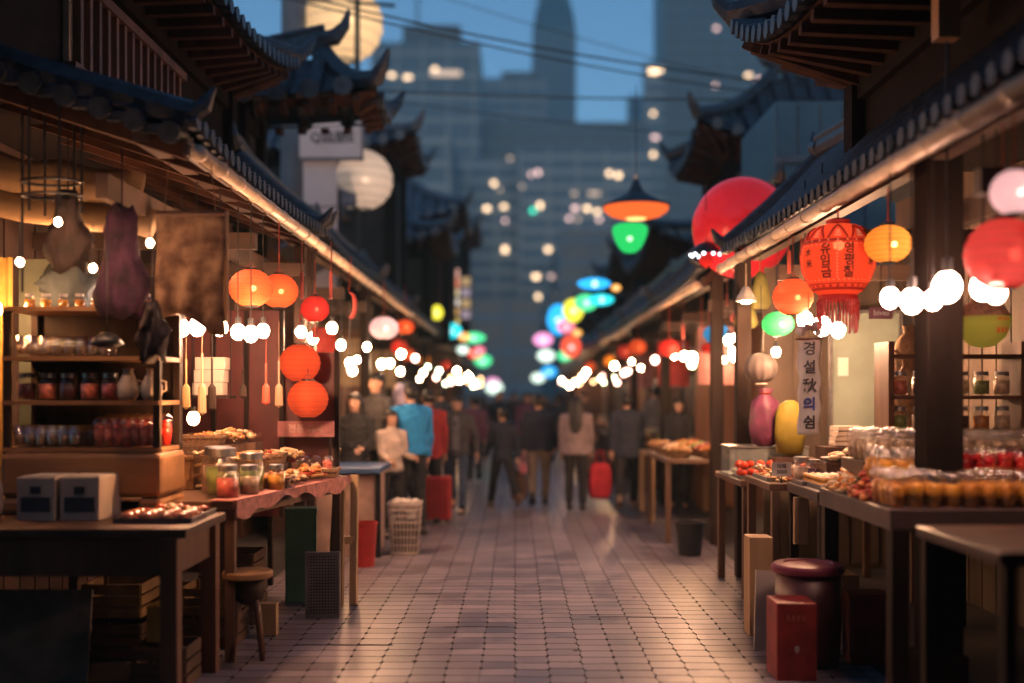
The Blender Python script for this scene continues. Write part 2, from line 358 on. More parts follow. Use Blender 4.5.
TILE_BRIGHT = M('brightened_roof_tile', (.085,.105,.14), .38, var=.45, scale=14, bump=.5, bscale=60)  # same roof tile with light put into its colour for the farther roofs
UPW = M('near_black_wall', (.014,.010,.009), .85, spec=.1)  # one even colour, set very dark so upper walls render near black
def pavilion(label, x0, x1, y0, y1, ze, rise, lift=.35, inset=1.0, wallz=0, name='tiled_roof_building', ridge_along='x', sp=.2, r=.055, wall=UPW, windows=(), group=None, lit=None, sag=.12, wx=None, tile=None):
    TILE = tile or globals()['TILE']
    """house with a hipped, upturned tile roof; x0..y1 is the eave rectangle"""
    t = thing(name, label, 'building', ((x0+x1)/2, (y0+y1)/2, 0), group=group)
    cx, cy = (x0+x1)/2, (y0+y1)/2; W, D = x1-x0, y1-y0; X0, Y0 = -W/2, -D/2
    hx = D/2 if ridge_along == 'x' else W/2; a = min(hx, W*.45, D*.5)
    bt = B()
    if ridge_along == 'x':
        dy = D/2
        slope(bt, (X0,Y0,ze), (1,0,0), W, (0,1,0), dy, rise, a, a, lift, lift, sag, sp, r)
        slope(bt, (X0+W,Y0+D,ze), (-1,0,0), W, (0,-1,0), dy, rise, a, a, lift, lift, sag, sp*1.5, r)
        slope(bt, (X0,Y0+D,ze), (0,-1,0), D, (1,0,0), a, rise, dy, dy, lift, lift, sag, sp, r)
        slope(bt, (X0+W,Y0,ze), (0,1,0), D, (-1,0,0), a, rise, dy, dy, lift, lift, sag, sp, r)
        r0, r1 = Vector((X0+a, 0, ze+rise)), Vector((X0+W-a, 0, ze+rise))
    else:
        dx = W/2
        slope(bt, (X0,Y0+D,ze), (0,-1,0), D, (1,0,0), dx, rise, a, a, lift, lift, sag, sp, r)
        slope(bt, (X0+W,Y0,ze), (0,1,0), D, (-1,0,0), dx, rise, a, a, lift, lift, sag, sp, r)
        slope(bt, (X0,Y0,ze), (1,0,0), W, (0,1,0), a, rise, dx, dx, lift, lift, sag, sp, r)
        slope(bt, (X0+W,Y0+D,ze), (-1,0,0), W, (0,-1,0), a, rise, dx, dx, lift, lift, sag, sp*1.5, r)
        r0, r1 = Vector((0, Y0+a, ze+rise)), Vector((0, Y0+D-a, ze+rise))
    rf = obj('roof', bt, TILE, t, smooth=False)
    rb = B(); up = Vector((0,0,.12)); m = (r0+r1)/2
    ridge_beam(rb, [r0+Vector((0,0,.22)), r0.lerp(r1,.2)+Vector((0,0,.07)), m+Vector((0,0,.04)), r0.lerp(r1,.8)+Vector((0,0,.07)), r1+Vector((0,0,.22))], .15, .3)
    obj('ridge', rb, TILE, rf, smooth=False)
    for c, re in (((X0,Y0),r0), ((X0,Y0+D),r0 if ridge_along=='x' else r1), ((X0+W,Y0),r1 if ridge_along=='x' else r0), ((X0+W,Y0+D),r1)):
        hb = B(); c0 = Vector((c[0], c[1], ze+lift)); o = (c0-re); o.z = 0; o.normalize()
        pts = [re+Vector((0,0,.08))]
        for k in range(1, 9):
            v = 1-k/8
            pts.append(Vector((c0.x*(1-v)+re.x*v, c0.y*(1-v)+re.y*v, ze+rise*v-sag*math.sin(PI*v)+lift*(1-v)**1.6+.08)))
        pts += [c0+o*.12+Vector((0,0,.20)), c0+o*.22+Vector((0,0,.36))]
        hb.tube(pts, [.09]*9+[.07,.02], 8, ry=[.11]*9+[.07,.02])
        obj('hip_ridge', hb, TILE, rf)
    # soffit and rafters
    sb = B(); e = .10
    def sof(u, v): # ring under the eaves
        return None
    wi = inset; zi = ze-.06
    def lf(s, L, reach): return lift*max(0, 1-s/reach)**2.2+lift*max(0, 1-(L-s)/reach)**2.2
    def edge(ax, fixed_o, fixed_i, L, o):
        n = 16; vs = []
        for k in range(n+1):
            s = L*k/n; z = ze+lf(s, L, L*.42)-.05
            q = max(min(s, L-wi), wi)
            if ax == 'x': vs += [(X0+s, fixed_o, z), (X0+q, fixed_i, zi)]
            else: vs += [(fixed_o, Y0+s, z), (fixed_i, Y0+q, zi)]
        sb.add(vs, [(2*k, 2*k+1, 2*k+3, 2*k+2) for k in range(n)])
        for k in range(int(L/.28)):
            s = .14+k*.28; z = ze+lf(s, L, L*.42)-.10; q = max(min(s, L-wi), wi)
            if ax == 'x': sb.bar((X0+s, fixed_o, z), (X0+q, fixed_i, zi-.06), .07)
            else: sb.bar((fixed_o, Y0+s, z), (fixed_i, Y0+q, zi-.06), .07)
    edge('x', Y0+.03, Y0+wi, W, 1); edge('x', Y0+D-.03, Y0+D-wi, W, -1); edge('y', X0+.03, X0+wi, D, 1); edge('y', X0+W-.03, X0+W-wi, D, -1)
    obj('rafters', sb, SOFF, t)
    WR = (wx-cx) if wx is not None else X0+W-wi
    wb = B(); wb.span((X0+wi,Y0+wi,wallz), (WR,Y0+D-wi,ze-.05))
    wl = obj('wall', wb, wall, t)
    fb = B()
    for z in (wallz+.1, ze-.16):
        fb.span((X0+wi-.06,Y0+wi-.06,z-.08), (WR+.06,Y0+D-wi+.06,z+.08))
    for x in (X0+wi, WR):
        for y in (Y0+wi, Y0+D-wi): fb.box((x,y,(wallz+ze)/2), (.2,.2,ze-wallz-.1))
    obj('timber_frame', fb, UPW, t)
    for (face, c, zc, ww, hh, lit_) in windows:    # windows on the camera side 'y' or a street side 'x+','x-'
        wbm = B(); fr = B()
        if face == 'y':
            y = Y0+wi-.03; wbm.box((c-cx, y, zc), (ww, .04, hh))
            for k in range(max(2, int(ww/.1))): fr.box((c-cx-ww/2+(k+.5)*ww/max(2,int(ww/.1)), y-.035, zc), (.025,.03,hh))
            fr.box((c-cx, y-.03, zc+hh/2), (ww+.12,.06,.07)); fr.box((c-cx, y-.03, zc-hh/2), (ww+.12,.06,.07))
        else:
            sgn = 1 if face == 'x+' else -1; x = (X0+W-wi+.03) if sgn > 0 else (X0+wi-.03); wbm.box((x, c-cy, zc), (.04, ww, hh))
            k_ = max(2, int(ww/.16))
            for k in range(k_): fr.box((x+sgn*.05, c-cy-ww/2+(k+.5)*ww/k_, zc), (.05,.05,hh))
            fr.box((x+sgn*.05, c-cy, zc+hh/2), (.08,ww+.12,.07)); fr.box((x+sgn*.05, c-cy, zc-hh/2), (.08,ww+.12,.07))
        wo = obj('window', wbm, lit_, t); obj('lattice', fr, WOOD, wo)
    return t

# ---------------------------------------------------------------- market stalls
def stall(sd, y0, y1, label, xe, ze, run, rise, xb=3.5, gutter=True, front_wall=False, group=None, posts=(), backm=WOOD, det=True, part=True, base_x=2.25, cap=False):
    """open-fronted stall under a tile roof. sd -1 left of the street, +1 right"""
    L = y1-y0; t = thing('market_stall', label, 'market stall', (sd*xe, y0, 0), group=group)
    bt = B()
    if sd > 0: e0, d = Vector((0, L, ze)), (0,-1,0)
    else: e0, d = Vector((0, 0, ze)), (0,1,0)
    slope(bt, e0, d, L, (sd,0,0), run, rise, 0, 0, .06, .06, .04, .15 if det else .22, .042 if det else .05, nv=5 if det else 3)
    # back slope
    bt.add([(sd*run,0,ze+rise),(sd*run,L,ze+rise),(sd*(run+1.3),L,ze+rise-.6),(sd*(run+1.3),0,ze+rise-.6)], [(0,1,2,3)])
    rf = obj('roof', bt, TILE, t)
    rb = B(); z = ze+rise+.06; x = sd*run
    ridge_beam(rb, [(x,.02,z+.1),(x,L*.15,z+.02),(x,L*.5,z),(x,L*.85,z+.02),(x,L-.02,z+.1)], .10, .16)
    for y in (0.0, L):     # verge rolls at the gable ends
        rb.tube([(0,y,ze+.12),(sd*run*.5,y,ze+rise*.5+.06),(x,y,ze+rise+.06)], .06, 8, ry=.08)
        rb.tube([(0,y,ze+.12),(-sd*.08,y,ze+.17),(-sd*.14,y,ze+.27)], [.06,.05,.012], 8)
    obj('ridge', rb, TILE, rf)
    if cap:
        cb = B()
        for k in range(9):
            v = (k+.5)/9; c = Vector((sd*run*v, -.02, ze+rise*v+.0)); cb.tube([c+Vector((0,-.07,-.035)), c+Vector((0,.25,.02))], [.062,.056], 10)
            cb.box((c.x+.1*sd, -.02, c.z+.0), (.14,.05,.05))
        obj('verge_cap', cb, TILE, rf)
    sb = B()
    def soff(x_, z_): return z_
    sb.add([(0,0,ze-.05),(0,L,ze-.05),(sd*run,L,ze+rise-.1),(sd*run,0,ze+rise-.1)], [(0,1,2,3)])
    n = max(3, int(L/.45))
    for k in range(n+1):
        y = L*k/n; y = min(max(y,.04), L-.04)
        sb.bar((.02*sd,y,ze-.09),(sd*run,y,ze+rise-.15), .06,.08)
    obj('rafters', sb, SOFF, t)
    fb = B(); fb.box((sd*.03,L/2,ze-.06),(.03,L,.10))
    fb.bar((sd*.28,0,ze+.02),(sd*.28,L,ze+.02),.10); 
    fb.bar((sd*.5,0,ze-.28),(sd*.5,L,ze-.28),.07,.14)
    for k in range(1 if cap else 0, int(L/1.9)+1):
        y = min(L-.1, .1+k*1.9); fb.bar((sd*.1,y,ze-.32),(sd*(xb-xe),y,ze-.32),.09,.12)
    obj('beam', fb, DWOODX, t)
    if gutter:
        gb = B(); nseg = int(L/.42)
        gb.tube([(-sd*.05,0,ze-.10),(-sd*.05,L,ze-.10)], .042, 10)
        for k in range(nseg+1): gb.tube([(-sd*.05,L*k/nseg-.012,ze-.10),(-sd*.05,L*k/nseg+.012,ze-.10)], .049, 10)
        obj('gutter', gb, PIPE, t, smooth=True)
    wb = B(); wx = sd*(xb-xe)
    wb.span((wx,0,0),(wx+sd*.08,L,ze+rise-.2))
    nb = int(L/.24)
    for k in range(nb): wb.box((wx-sd*.012, (k+.5)*L/nb, 1.5),(.02, L/nb*.9, 3.0))
    obj('back_wall', wb, backm, t)
    if part:
        pb = B(); pb.span((sd*(base_x+.35-xe), L-.06, 0),(wx, L-.01, ze-.1))
        for k in range(4): pb.box((sd*(base_x+.45-xe+k*.28), L-.075, 1.4),(.24,.02,2.7))
        obj('side_wall', pb, backm, t)
    for (px, py) in posts:
        q = B(); q.box((sd*(px-xe), py-y0, ze/2),(.13,.13,ze+.02)); obj('post', q, DWOOD, t, bevel=.008)
    return t
# ---------------------------------------------------------------- stalls on both sides
XL, ZL, XR, ZR = 1.83, 3.10, 2.0, 2.93
left_iv = [(6.2,10.2),(10.35,14.4),(14.6,18.9),(19.1,24),(24.2,30),(30.2,37),(37.2,46),(46.2,56)]
right_iv = [(3.0,10.4),(11.9,15.8),(16.0,20),(20.2,25),(25.2,31),(31.2,38),(38.2,47),(47.2,56)]
LN = ['first','second','third','fourth','fifth','sixth','seventh','eighth']
for i, (a, b) in enumerate(left_iv):
    if i == 0:
        st0 = stall(-1, a, b, 'wooden stall with shelf cabinet, under a low tile roof whose verge faces the viewer', XL, ZL, 1.75, .62, xb=3.6, posts=[], cap=True, backm=M('dark_brown_boards', (.045,.022,.014), .6, var=.5, scale=4, stretch=(1,1,.2), bump=.3))  # boards set darker in colour so this back wall renders dark
    else:
        stall(-1, a, b, f'open wooden tile-roofed stall, {LN[i]} along the side of the cream lantern and signboards', XL-.012*i, ZL-.01*i, .8, .72, xb=3.2, posts=[(2.0,a+.1)] if i < 5 else [], det=i < 3, gutter=i < 4, group='stalls along the street')
for i, (a, b) in enumerate(right_iv):
    if i == 0:
        stall(1, a, b, 'open wooden stall with lit beige gutter, holding the patterned lantern and glass cups', XR, ZR, .85, .86, xb=3.6, posts=[(2.05,9.9)], backm=M('dim_boards',(.11,.075,.05),.6,var=.4,scale=4,stretch=(1,1,.2)), base_x=2.0)
    else:
        stall(1, a, b, f'open wooden tile-roofed stall, {LN[i]} along the side of the big red balloon', XR+.01*i, ZR-.01*i, .85, .86, xb=3.4, posts=[(2.2,a+.1)] if i < 5 else [], det=i < 3, gutter=i < 4, group='stalls along the street')
# thick dark post of the near stall
q = B(); q.box((0,0,1.6),(.20,.20,3.2)); q.box((0,-.002,.12),(.24,.24,.24))
tag(obj('timber_post', q, M('near_black_wood',(.013,.008,.006),.85,spec=.08,var=.4,scale=5,stretch=(1,1,.15),bump=.3), bevel=.01, loc=(2.31,6.0,0)), 'thick dark timber post rising behind the glass cups beside the white bulbs', 'post')
q = B(); q.box((0,0,1.5),(.10,.12,3.0)); q.box((.05,.3,1.5),(.07,.09,3.0))
tag(obj('timber_post', q, DWOOD, bevel=.006, loc=(-1.98,10.15,0)), 'paired dark timber posts beside the two orange paper balls', 'post')

# ---------------------------------------------------------------- upper buildings
warmwin = E('warm_window', (1,.55,.25), 1.1); dimwin = E('dim_window', (.55,.30,.14), .10)
dimw = M('dull_glass', (.05,.06,.08), .2)
# dark corner house over the nearest left stall, with slatted window
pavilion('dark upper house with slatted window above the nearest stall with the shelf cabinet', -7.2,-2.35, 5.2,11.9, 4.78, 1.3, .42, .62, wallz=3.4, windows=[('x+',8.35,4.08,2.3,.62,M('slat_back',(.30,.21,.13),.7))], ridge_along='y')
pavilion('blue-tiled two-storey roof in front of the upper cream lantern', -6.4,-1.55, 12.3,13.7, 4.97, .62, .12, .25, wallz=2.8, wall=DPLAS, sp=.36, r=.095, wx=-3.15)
pavilion('dark tiled roof with twin tips just beyond the lower cream lantern', -5.6,-1.75, 19.5,22.2, 6.0, .95, .3, .5, wallz=2.8, wall=DPLAS, windows=[('y',-3.4,5.1,.7,.6,dimw)], sp=.3, r=.075, tile=TILE_BRIGHT)
pavilion('mid-height tiled eave tucked between the cream lantern and the broad dark roof', -5.5,-1.35, 22.8,25.4, 4.75,.8,.35,.5, wallz=2.8, wall=DPLAS, sp=.3, r=.075, tile=TILE_BRIGHT)
pavilion('broad dark tiled roof, second beyond the cream lanterns', -6.4,-1.15, 26,29.2, 5.75, 1.25, .35, .5, wallz=2.8, wall=MAROON, windows=[('y',-2.6,4.9,.8,.6,dimw)], sp=.3, r=.075, tile=TILE_BRIGHT)
pavilion('farthest dark tiled roof above the lit signboard', -6.5,-1.15, 35,38.5, 6.7, 1.0, .35, .5, wallz=2.8, wall=DPLAS, windows=[('y',-2.5,5.8,.9,.6,dimw)], sp=.3, r=.075, tile=TILE_BRIGHT)
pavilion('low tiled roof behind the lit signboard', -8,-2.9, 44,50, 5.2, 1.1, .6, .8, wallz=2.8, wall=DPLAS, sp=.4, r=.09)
# right
pavilion('dark upturned roof close overhead with a pale post beneath it', 1.78,6.6, 3.2,9.0, 4.05, 1.25, .62, .8, wallz=3.3, ridge_along='y', windows=[])
pavilion('dark tiled roof with a curled tip above the big red balloon', 2.75,8.4, 16.6,19.6, 5.35, 1.5, .45, .6, wallz=2.8, wall=PLAS, windows=[('y',4.35,4.7,.5,.7,dimw)], sp=.3, r=.075)
pavilion('long dark roof beyond the red balloon, with pale plaster gable', 2.75,9, 22.5,28, 4.55, 1.3, .5, .8, wallz=2.6, wall=PLAS, windows=[('y',4.6,3.9,.6,.7,dimw)], sp=.3, r=.075)
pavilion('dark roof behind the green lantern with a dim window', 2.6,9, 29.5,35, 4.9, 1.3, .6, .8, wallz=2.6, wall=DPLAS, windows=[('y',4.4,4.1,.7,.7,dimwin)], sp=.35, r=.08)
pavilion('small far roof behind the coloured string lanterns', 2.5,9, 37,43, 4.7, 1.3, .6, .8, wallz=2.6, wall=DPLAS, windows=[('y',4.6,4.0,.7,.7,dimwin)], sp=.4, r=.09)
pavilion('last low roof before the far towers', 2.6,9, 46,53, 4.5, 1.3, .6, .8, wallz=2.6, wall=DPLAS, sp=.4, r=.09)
# pale timber frame piece on the near upper house
q = B(); q.box((0,0,3.95),(.12,.10,.75)); q.bar((-.02,0,4.30),(.35,-.5,4.62),.09)
tag(obj('pale_post', q, M('pale_plank',(.42,.24,.14),.5,var=.25,scale=6,stretch=(1,1,.15)), loc=(2.35,6.0,0)), 'pale bare timber post standing above the tile roof under the dark eaves', 'post')
# blue-grey panelled annexe with a warm window
t = thing('panelled_annexe', 'pale blue panelled box with a glowing window above the tile roof', 'building', (3.55,13.2,0))
q = B(); q.span((-.42,0,2.6),(1.2,2.0,5.15)); obj('wall', q, M('pale_panel',(.035,.10,.15),.45,var=.12,scale=2), t)
q = B()
for k in range(6): q.box((-.42+k*.27,-.012,3.9),(.018,.02,2.4))
q.box((.35,-.015,4.45),(1.6,.05,.09)); obj('panel_joints', q, M('joint_grey',(.06,.09,.12),.5), t)
q = B(); q.box((.28,-.02,4.15),(.26,.03,.52)); wi = obj('window', q, E('annexe_window',(1,.62,.30),1.3), t)
q = B()
for k in (-.13,0,.13): q.box((.28+k,-.045,4.15),(.02,.02,.54))
obj('window_bars', q, DWOOD, wi)
# utility pole, sign boards
GREY = M('grey_post', (.17,.16,.17), .6, var=.2, scale=3)
q = B(); q.tube([(0,0,0),(0,0,11)],[.24,.19],16)
up = obj('utility_pole', q, GREY, loc=(-3.62,18.0,0), smooth=True); tag(up, 'grey round utility pole behind the tall pale signboard', 'utility pole')
SG = M('pale_sign_self_lit', (.45,.36,.34), .55, var=.12, scale=3, emis=(.42,.30,.29), es=.22)  # faint emission stands in for light falling on the signboards
t = thing('tall_signboard', 'tall narrow pale signboard below the horizontal lettered one', 'signboard', (-2.95,17.55,0))
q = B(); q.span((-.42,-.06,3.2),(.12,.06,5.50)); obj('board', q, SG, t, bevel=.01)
q = B()
for z in (3.75,4.6): q.span((-.42,-.068,z),(.12,-.061,z+.02))
q.span((.12,-.02,3.0),(.17,.04,5.6)); obj('frame', q, DMET, t)
q = B(); q.span((.18,-.05,4.62),(.42,.02,5.15)); obj('side_box', q, M('smoke_panel',(.13,.11,.12),.4), t); q = B(); q.span((.21,-.06,4.67),(.39,-.052,5.10)); obj('side_panel', q, M('grey_panel',(.22,.19,.20),.4), t)
t = thing('lettered_signboard', 'horizontal pale signboard with dark characters under the blue-tiled roof', 'signboard', (-2.95,17.4,-.19))
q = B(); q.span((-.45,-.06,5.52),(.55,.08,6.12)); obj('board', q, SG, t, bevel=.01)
q = B(); q.span((-.45,-.075,5.50),(.55,-.062,5.55)); q.span((.53,-.075,5.5),(.56,-.062,6.12)); obj('frame', q, M('warm_edge',(.12,.09,.08),.5), t)
writing('lettering', 'Q皿朋E', .21, M('sign_ink',(.03,.025,.03),.5), t, (.07,-.068,5.86))
# overhead cables
def cable(pa, pb, sag, r, lab):
    a, b_ = P(*pa), P(*pb); d = b_-a; a2 = a-d*.25; b2 = b_+d*.4
    q = B(); q.tube([a2.lerp(b2,k/14)+Vector((0,0,-sag*4*(k/14)*(1-k/14))) for k in range(15)], r, 6)
    tag(obj('overhead_cable', q, CORDM), lab, 'cable')
cable((380,5,15),(790,72,17),.25,.013,'topmost overhead cable sloping down toward the red balloon side')
cable((380,12,15),(800,86,17),.25,.011,'second overhead cable, close under the topmost one')
cable((470,3,21),(700,66,21),.1,.008,'thin overhead cable crossing in front of the tapered tower')
cable((380,88,18),(760,95,18),.1,.014,'level overhead cable across the towers')
cable((380,95,22),(720,132,22),.15,.010,'lowest overhead cable dipping across the towers')

# ---------------------------------------------------------------- the city behind
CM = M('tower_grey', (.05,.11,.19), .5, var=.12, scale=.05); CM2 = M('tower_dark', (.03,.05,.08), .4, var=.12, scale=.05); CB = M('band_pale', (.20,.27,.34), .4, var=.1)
lw = E('lit_window_warm', (1,.66,.38), 5); lw2 = E('lit_window_pink', (1,.62,.55), 3); lw3 = E('lit_window_green', (.05,1,.6), 4); lw4 = E('lit_window_dim', (1,.7,.5), 1.2)
def tower(label, px0, px1, ytop, Y, depth=40, mat=CM, bands=0, extras=(), wins=(), cat='tower'):
    a = P(px0, ytop, Y); b_ = P(px1, ytop, Y); W = b_.x-a.x; H = a.z
    t = thing('office_tower', label, cat, ((a.x+b_.x)/2, Y, 0))
    q = B(); q.span((-W/2,0,-1),(W/2,depth,H)); obj('wall', q, mat, t)
    if bands:
        q = B()
        for k in range(bands):
            z = H*(k+.5)/bands; q.span((-W/2-.15,-.25,z-.5),(W/2+.15,-.02,z+.5))
        for k in range(int(W/6)+1): q.box((-W/2+k*6,-.35,H/2),(.6,.3,H))
        obj('facade_band', q, CB if mat is CM else CM, t)
    for e in extras:
        q = B(); q.span(*e[1]); obj(e[0], q, e[2], t)
    for (px, py, m, w_, h_) in wins:
        p = P(px, py, Y); q = B(); q.box((p.x-t.location.x, -.6, p.z),(w_*Y/1100, .4, h_*Y/1100)); obj('lit_window', q, m, t)
    return t
k1 = 1/1100
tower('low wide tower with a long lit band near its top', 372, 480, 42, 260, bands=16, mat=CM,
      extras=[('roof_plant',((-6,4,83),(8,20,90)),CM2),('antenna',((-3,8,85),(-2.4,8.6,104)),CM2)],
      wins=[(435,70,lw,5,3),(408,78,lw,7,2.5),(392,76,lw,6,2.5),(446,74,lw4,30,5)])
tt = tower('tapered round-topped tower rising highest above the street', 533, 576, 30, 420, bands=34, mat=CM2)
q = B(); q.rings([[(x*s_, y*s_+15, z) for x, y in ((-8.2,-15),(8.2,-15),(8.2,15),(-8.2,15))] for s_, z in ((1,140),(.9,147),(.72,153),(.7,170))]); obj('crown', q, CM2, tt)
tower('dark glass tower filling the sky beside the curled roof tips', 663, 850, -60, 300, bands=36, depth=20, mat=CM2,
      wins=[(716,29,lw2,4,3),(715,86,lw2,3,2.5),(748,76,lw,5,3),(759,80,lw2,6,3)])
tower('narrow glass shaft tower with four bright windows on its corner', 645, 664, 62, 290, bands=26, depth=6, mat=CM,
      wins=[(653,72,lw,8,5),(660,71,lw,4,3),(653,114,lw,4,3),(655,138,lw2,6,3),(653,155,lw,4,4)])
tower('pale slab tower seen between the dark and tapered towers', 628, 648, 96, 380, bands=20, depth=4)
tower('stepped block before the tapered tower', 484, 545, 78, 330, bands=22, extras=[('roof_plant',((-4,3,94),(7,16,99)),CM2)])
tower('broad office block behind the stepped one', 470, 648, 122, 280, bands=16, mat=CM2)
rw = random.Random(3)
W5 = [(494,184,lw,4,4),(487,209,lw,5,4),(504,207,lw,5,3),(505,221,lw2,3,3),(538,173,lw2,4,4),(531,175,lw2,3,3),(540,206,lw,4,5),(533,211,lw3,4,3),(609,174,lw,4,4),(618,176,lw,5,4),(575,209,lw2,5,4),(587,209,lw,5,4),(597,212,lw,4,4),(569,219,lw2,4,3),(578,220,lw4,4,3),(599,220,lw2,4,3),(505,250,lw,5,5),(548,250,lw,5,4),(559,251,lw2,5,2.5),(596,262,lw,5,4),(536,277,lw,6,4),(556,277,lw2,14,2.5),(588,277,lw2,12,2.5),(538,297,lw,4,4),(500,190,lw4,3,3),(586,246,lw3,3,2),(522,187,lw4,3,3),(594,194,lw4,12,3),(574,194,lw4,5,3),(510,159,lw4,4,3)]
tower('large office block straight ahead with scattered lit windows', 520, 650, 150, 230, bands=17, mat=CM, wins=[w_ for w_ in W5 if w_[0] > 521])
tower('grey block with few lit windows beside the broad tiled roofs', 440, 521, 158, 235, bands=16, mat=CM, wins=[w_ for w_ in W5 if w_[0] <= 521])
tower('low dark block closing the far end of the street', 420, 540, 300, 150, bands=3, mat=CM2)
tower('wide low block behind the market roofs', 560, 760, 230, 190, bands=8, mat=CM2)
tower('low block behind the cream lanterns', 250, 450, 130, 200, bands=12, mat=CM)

# ---------------------------------------------------------------- evening haze
if HAZE:
    q = B(); q.span((-300,-10,-1.2),(300,470,175))
    h = obj('haze', q, []); h['kind'] = 'stuff'
    m = bpy.data.materials.new('evening_haze'); m.use_nodes = True; n = m.node_tree; n.nodes.remove(n.nodes['Principled BSDF'])
    v = n.nodes.new('ShaderNodeVolumePrincipled'); v.inputs['Color'].default_value = (.38,.78,1,1); v.inputs['Density'].default_value = HAZE
    n.links.new(v.outputs[0], n.nodes['Material Output'].inputs['Volume']); h.data.materials.append(m)
# ---------------------------------------------------------------- bulbs
BULB = E('bulb_glow', (1,.50,.25), 240); BULBW = E('bulb_white', (1,.52,.29), 400); BULBF = E('bulb_far', (1,.56,.30), 210)
def bulb_proto(name='hanging_bulb', r=.045, mat=BULB, wire=.6):
    t = thing(name, 'glowing bare bulb hanging from the eaves wiring', 'light bulb', group='bulbs strung under the eaves')
    q = B(); q.ball((0,0,0), r, sz=1.15, n=12, m=7); obj('bulb', q, mat, t, smooth=True)
    q = B(); q.tube([(0,0,r*.95),(0,0,r*.95+.05)],.018,8); q.tube([(0,0,r),(0,0,wire)],.004,5); obj('socket', q, BLACK, t)
    return t
FB = [E('bulb_strong', (1,.52,.26), 400), E('bulb_mid', (1,.64,.36), 120), E('bulb_greenish', (.85,1,.62), 22), E('bulb_pinkish', (1,.55,.42), 18), E('bulb_amber', (1,.60,.28), 20)]
LB = Once(bulb_proto(r=.042, mat=BULBF))
for sd, X in ((-1,1.62),(1,2.22)):
    Y = 10.6
    r_ = random.Random(5*sd+9)
    while Y < 55:
        side = 'the cream-lantern side' if sd < 0 else 'the red-balloon side'
        LB((sd*(X+r_.uniform(-.12,.28)), Y, 2.12+r_.uniform(-.22,.18)), 0, f'bare white bulb in the receding row under the eaves on {side}', scale=r_.uniform(.7,1.35), group='bulbs in the row on '+side, swap={'bulb': [FB[r_.choice((0,0,1)) if Y < 15 else r_.choice((0,1,1,2,3)) if Y < 22 else r_.choice((0,2,3,4,4,2))]]})
        Y += .60+.028*Y+r_.uniform(-.35,.35)
LW = Once(bulb_proto(r=.042, mat=BULBW, wire=.75))
nb = [((182,328),6.9,1.0,'pinkish white bulb nearest the patterned hanging cloth'),((197,327),7.0,1.1,'second pinkish white bulb from the patterned hanging cloth'),
      ((220,328),7.1,1.05,'pinkish white bulb between two bulb clusters over the snack counter'),
      ((238,332),7.4,1.0,'white bulb at the near end of the bright cluster below the twin orange lanterns'),((251,334),7.7,1.1,'white bulb in the middle of the bright cluster below the twin orange lanterns'),((263,331),8.0,1.0,'white bulb at the far end of the bright cluster below the twin orange lanterns'),
      ((301,332),9.6,.95,'white bulb right below the small red tasselled lantern'),((313,338),9.9,1.0,'white bulb just above the upper orange paper ball'),((332,328),10.3,1.0,'white bulb beside the bent red hanging ornament'),((341,345),10.8,.9,'white bulb low beside the maroon panel'),
      ((890,298),5.7,1.0,'white bulb nearest the patterned lantern tassels'),((912,301),5.6,1.2,'second white bulb from the patterned lantern, just before the thick post'),((933,300),5.55,.95,'white bulb hanging in front of the thick dark post'),
      ((947,287),5.45,1.45,'largest white bulb, above the others beside the thick post'),((983,287),5.3,1.2,'white bulb between the thick post and the crimson lantern'),((996,292),5.2,1.0,'white bulb just below the crimson lantern'),
      ((805,320),8.6,1.3,'bright bulb behind the green lamp'),((822,326),8.5,1.5,'bright bulb behind the fringe of the patterned lantern'),((838,330),8.4,1.2,'bright bulb under the fringe of the patterned lantern'),
      ((733,352),10.4,.9,'white bulb over the blue round lamp'),((776,352),9.6,.8,'small white bulb above the grey globe lantern'),((692,358),13.6,1.3,'bright bulb beyond the blue round lamp')]
for (px, py), Y, sc_, lab in nb:
    p = P(px, py, Y); LW(p, 0, lab, scale=sc_*1.12, swap={'bulb': [E('bulb_soft', (1,.56,.40), 95)]} if (px > 880 or px < 200) else {'bulb': [BULBW]})
FL = None
WIRE = M('lantern_wire', (.16,.05,.03), .6)
def paper(name, col, es, alpha=.12, trl=.35):
    if name in MATS: return MATS[name]
    m = bpy.data.materials.new(name); m.use_nodes = True; MATS[name] = m; nt = m.node_tree; N = nt.nodes; L = nt.links
    p = N['Principled BSDF']; p.inputs['Base Color'].default_value = (*[c*.75 for c in col], 1); p.inputs['Roughness'].default_value = .7; p.inputs['Specular IOR Level'].default_value = .08
    p.inputs['Emission Color'].default_value = (*col, 1)
    tc = N.new('ShaderNodeTexCoord'); nz = N.new('ShaderNodeTexNoise'); nz.inputs['Scale'].default_value = 9; nz.inputs['Detail'].default_value = 4; L.new(tc.outputs['Object'], nz.inputs['Vector'])
    mr = N.new('ShaderNodeMapRange'); mr.inputs[3].default_value = es*.22; mr.inputs[4].default_value = es*.62; L.new(nz.outputs['Fac'], mr.inputs[0]); L.new(mr.outputs[0], p.inputs['Emission Strength'])
    tl = N.new('ShaderNodeBsdfTranslucent'); tl.inputs[0].default_value = (*[.15+.85*c for c in col], 1); m1 = N.new('ShaderNodeMixShader'); m1.inputs[0].default_value = .55; L.new(p.outputs[0], m1.inputs[1]); L.new(tl.outputs[0], m1.inputs[2])
    t = N.new('ShaderNodeBsdfTransparent'); t.inputs[0].default_value = (*[.35+.65*c for c in col], 1)
    mx = N.new('ShaderNodeMixShader'); mx.inputs[0].default_value = alpha; L.new(m1.outputs[0], mx.inputs[1]); L.new(t.outputs[0], mx.inputs[2])
    L.new(mx.outputs[0], N['Material Output'].inputs['Surface'])
    return m
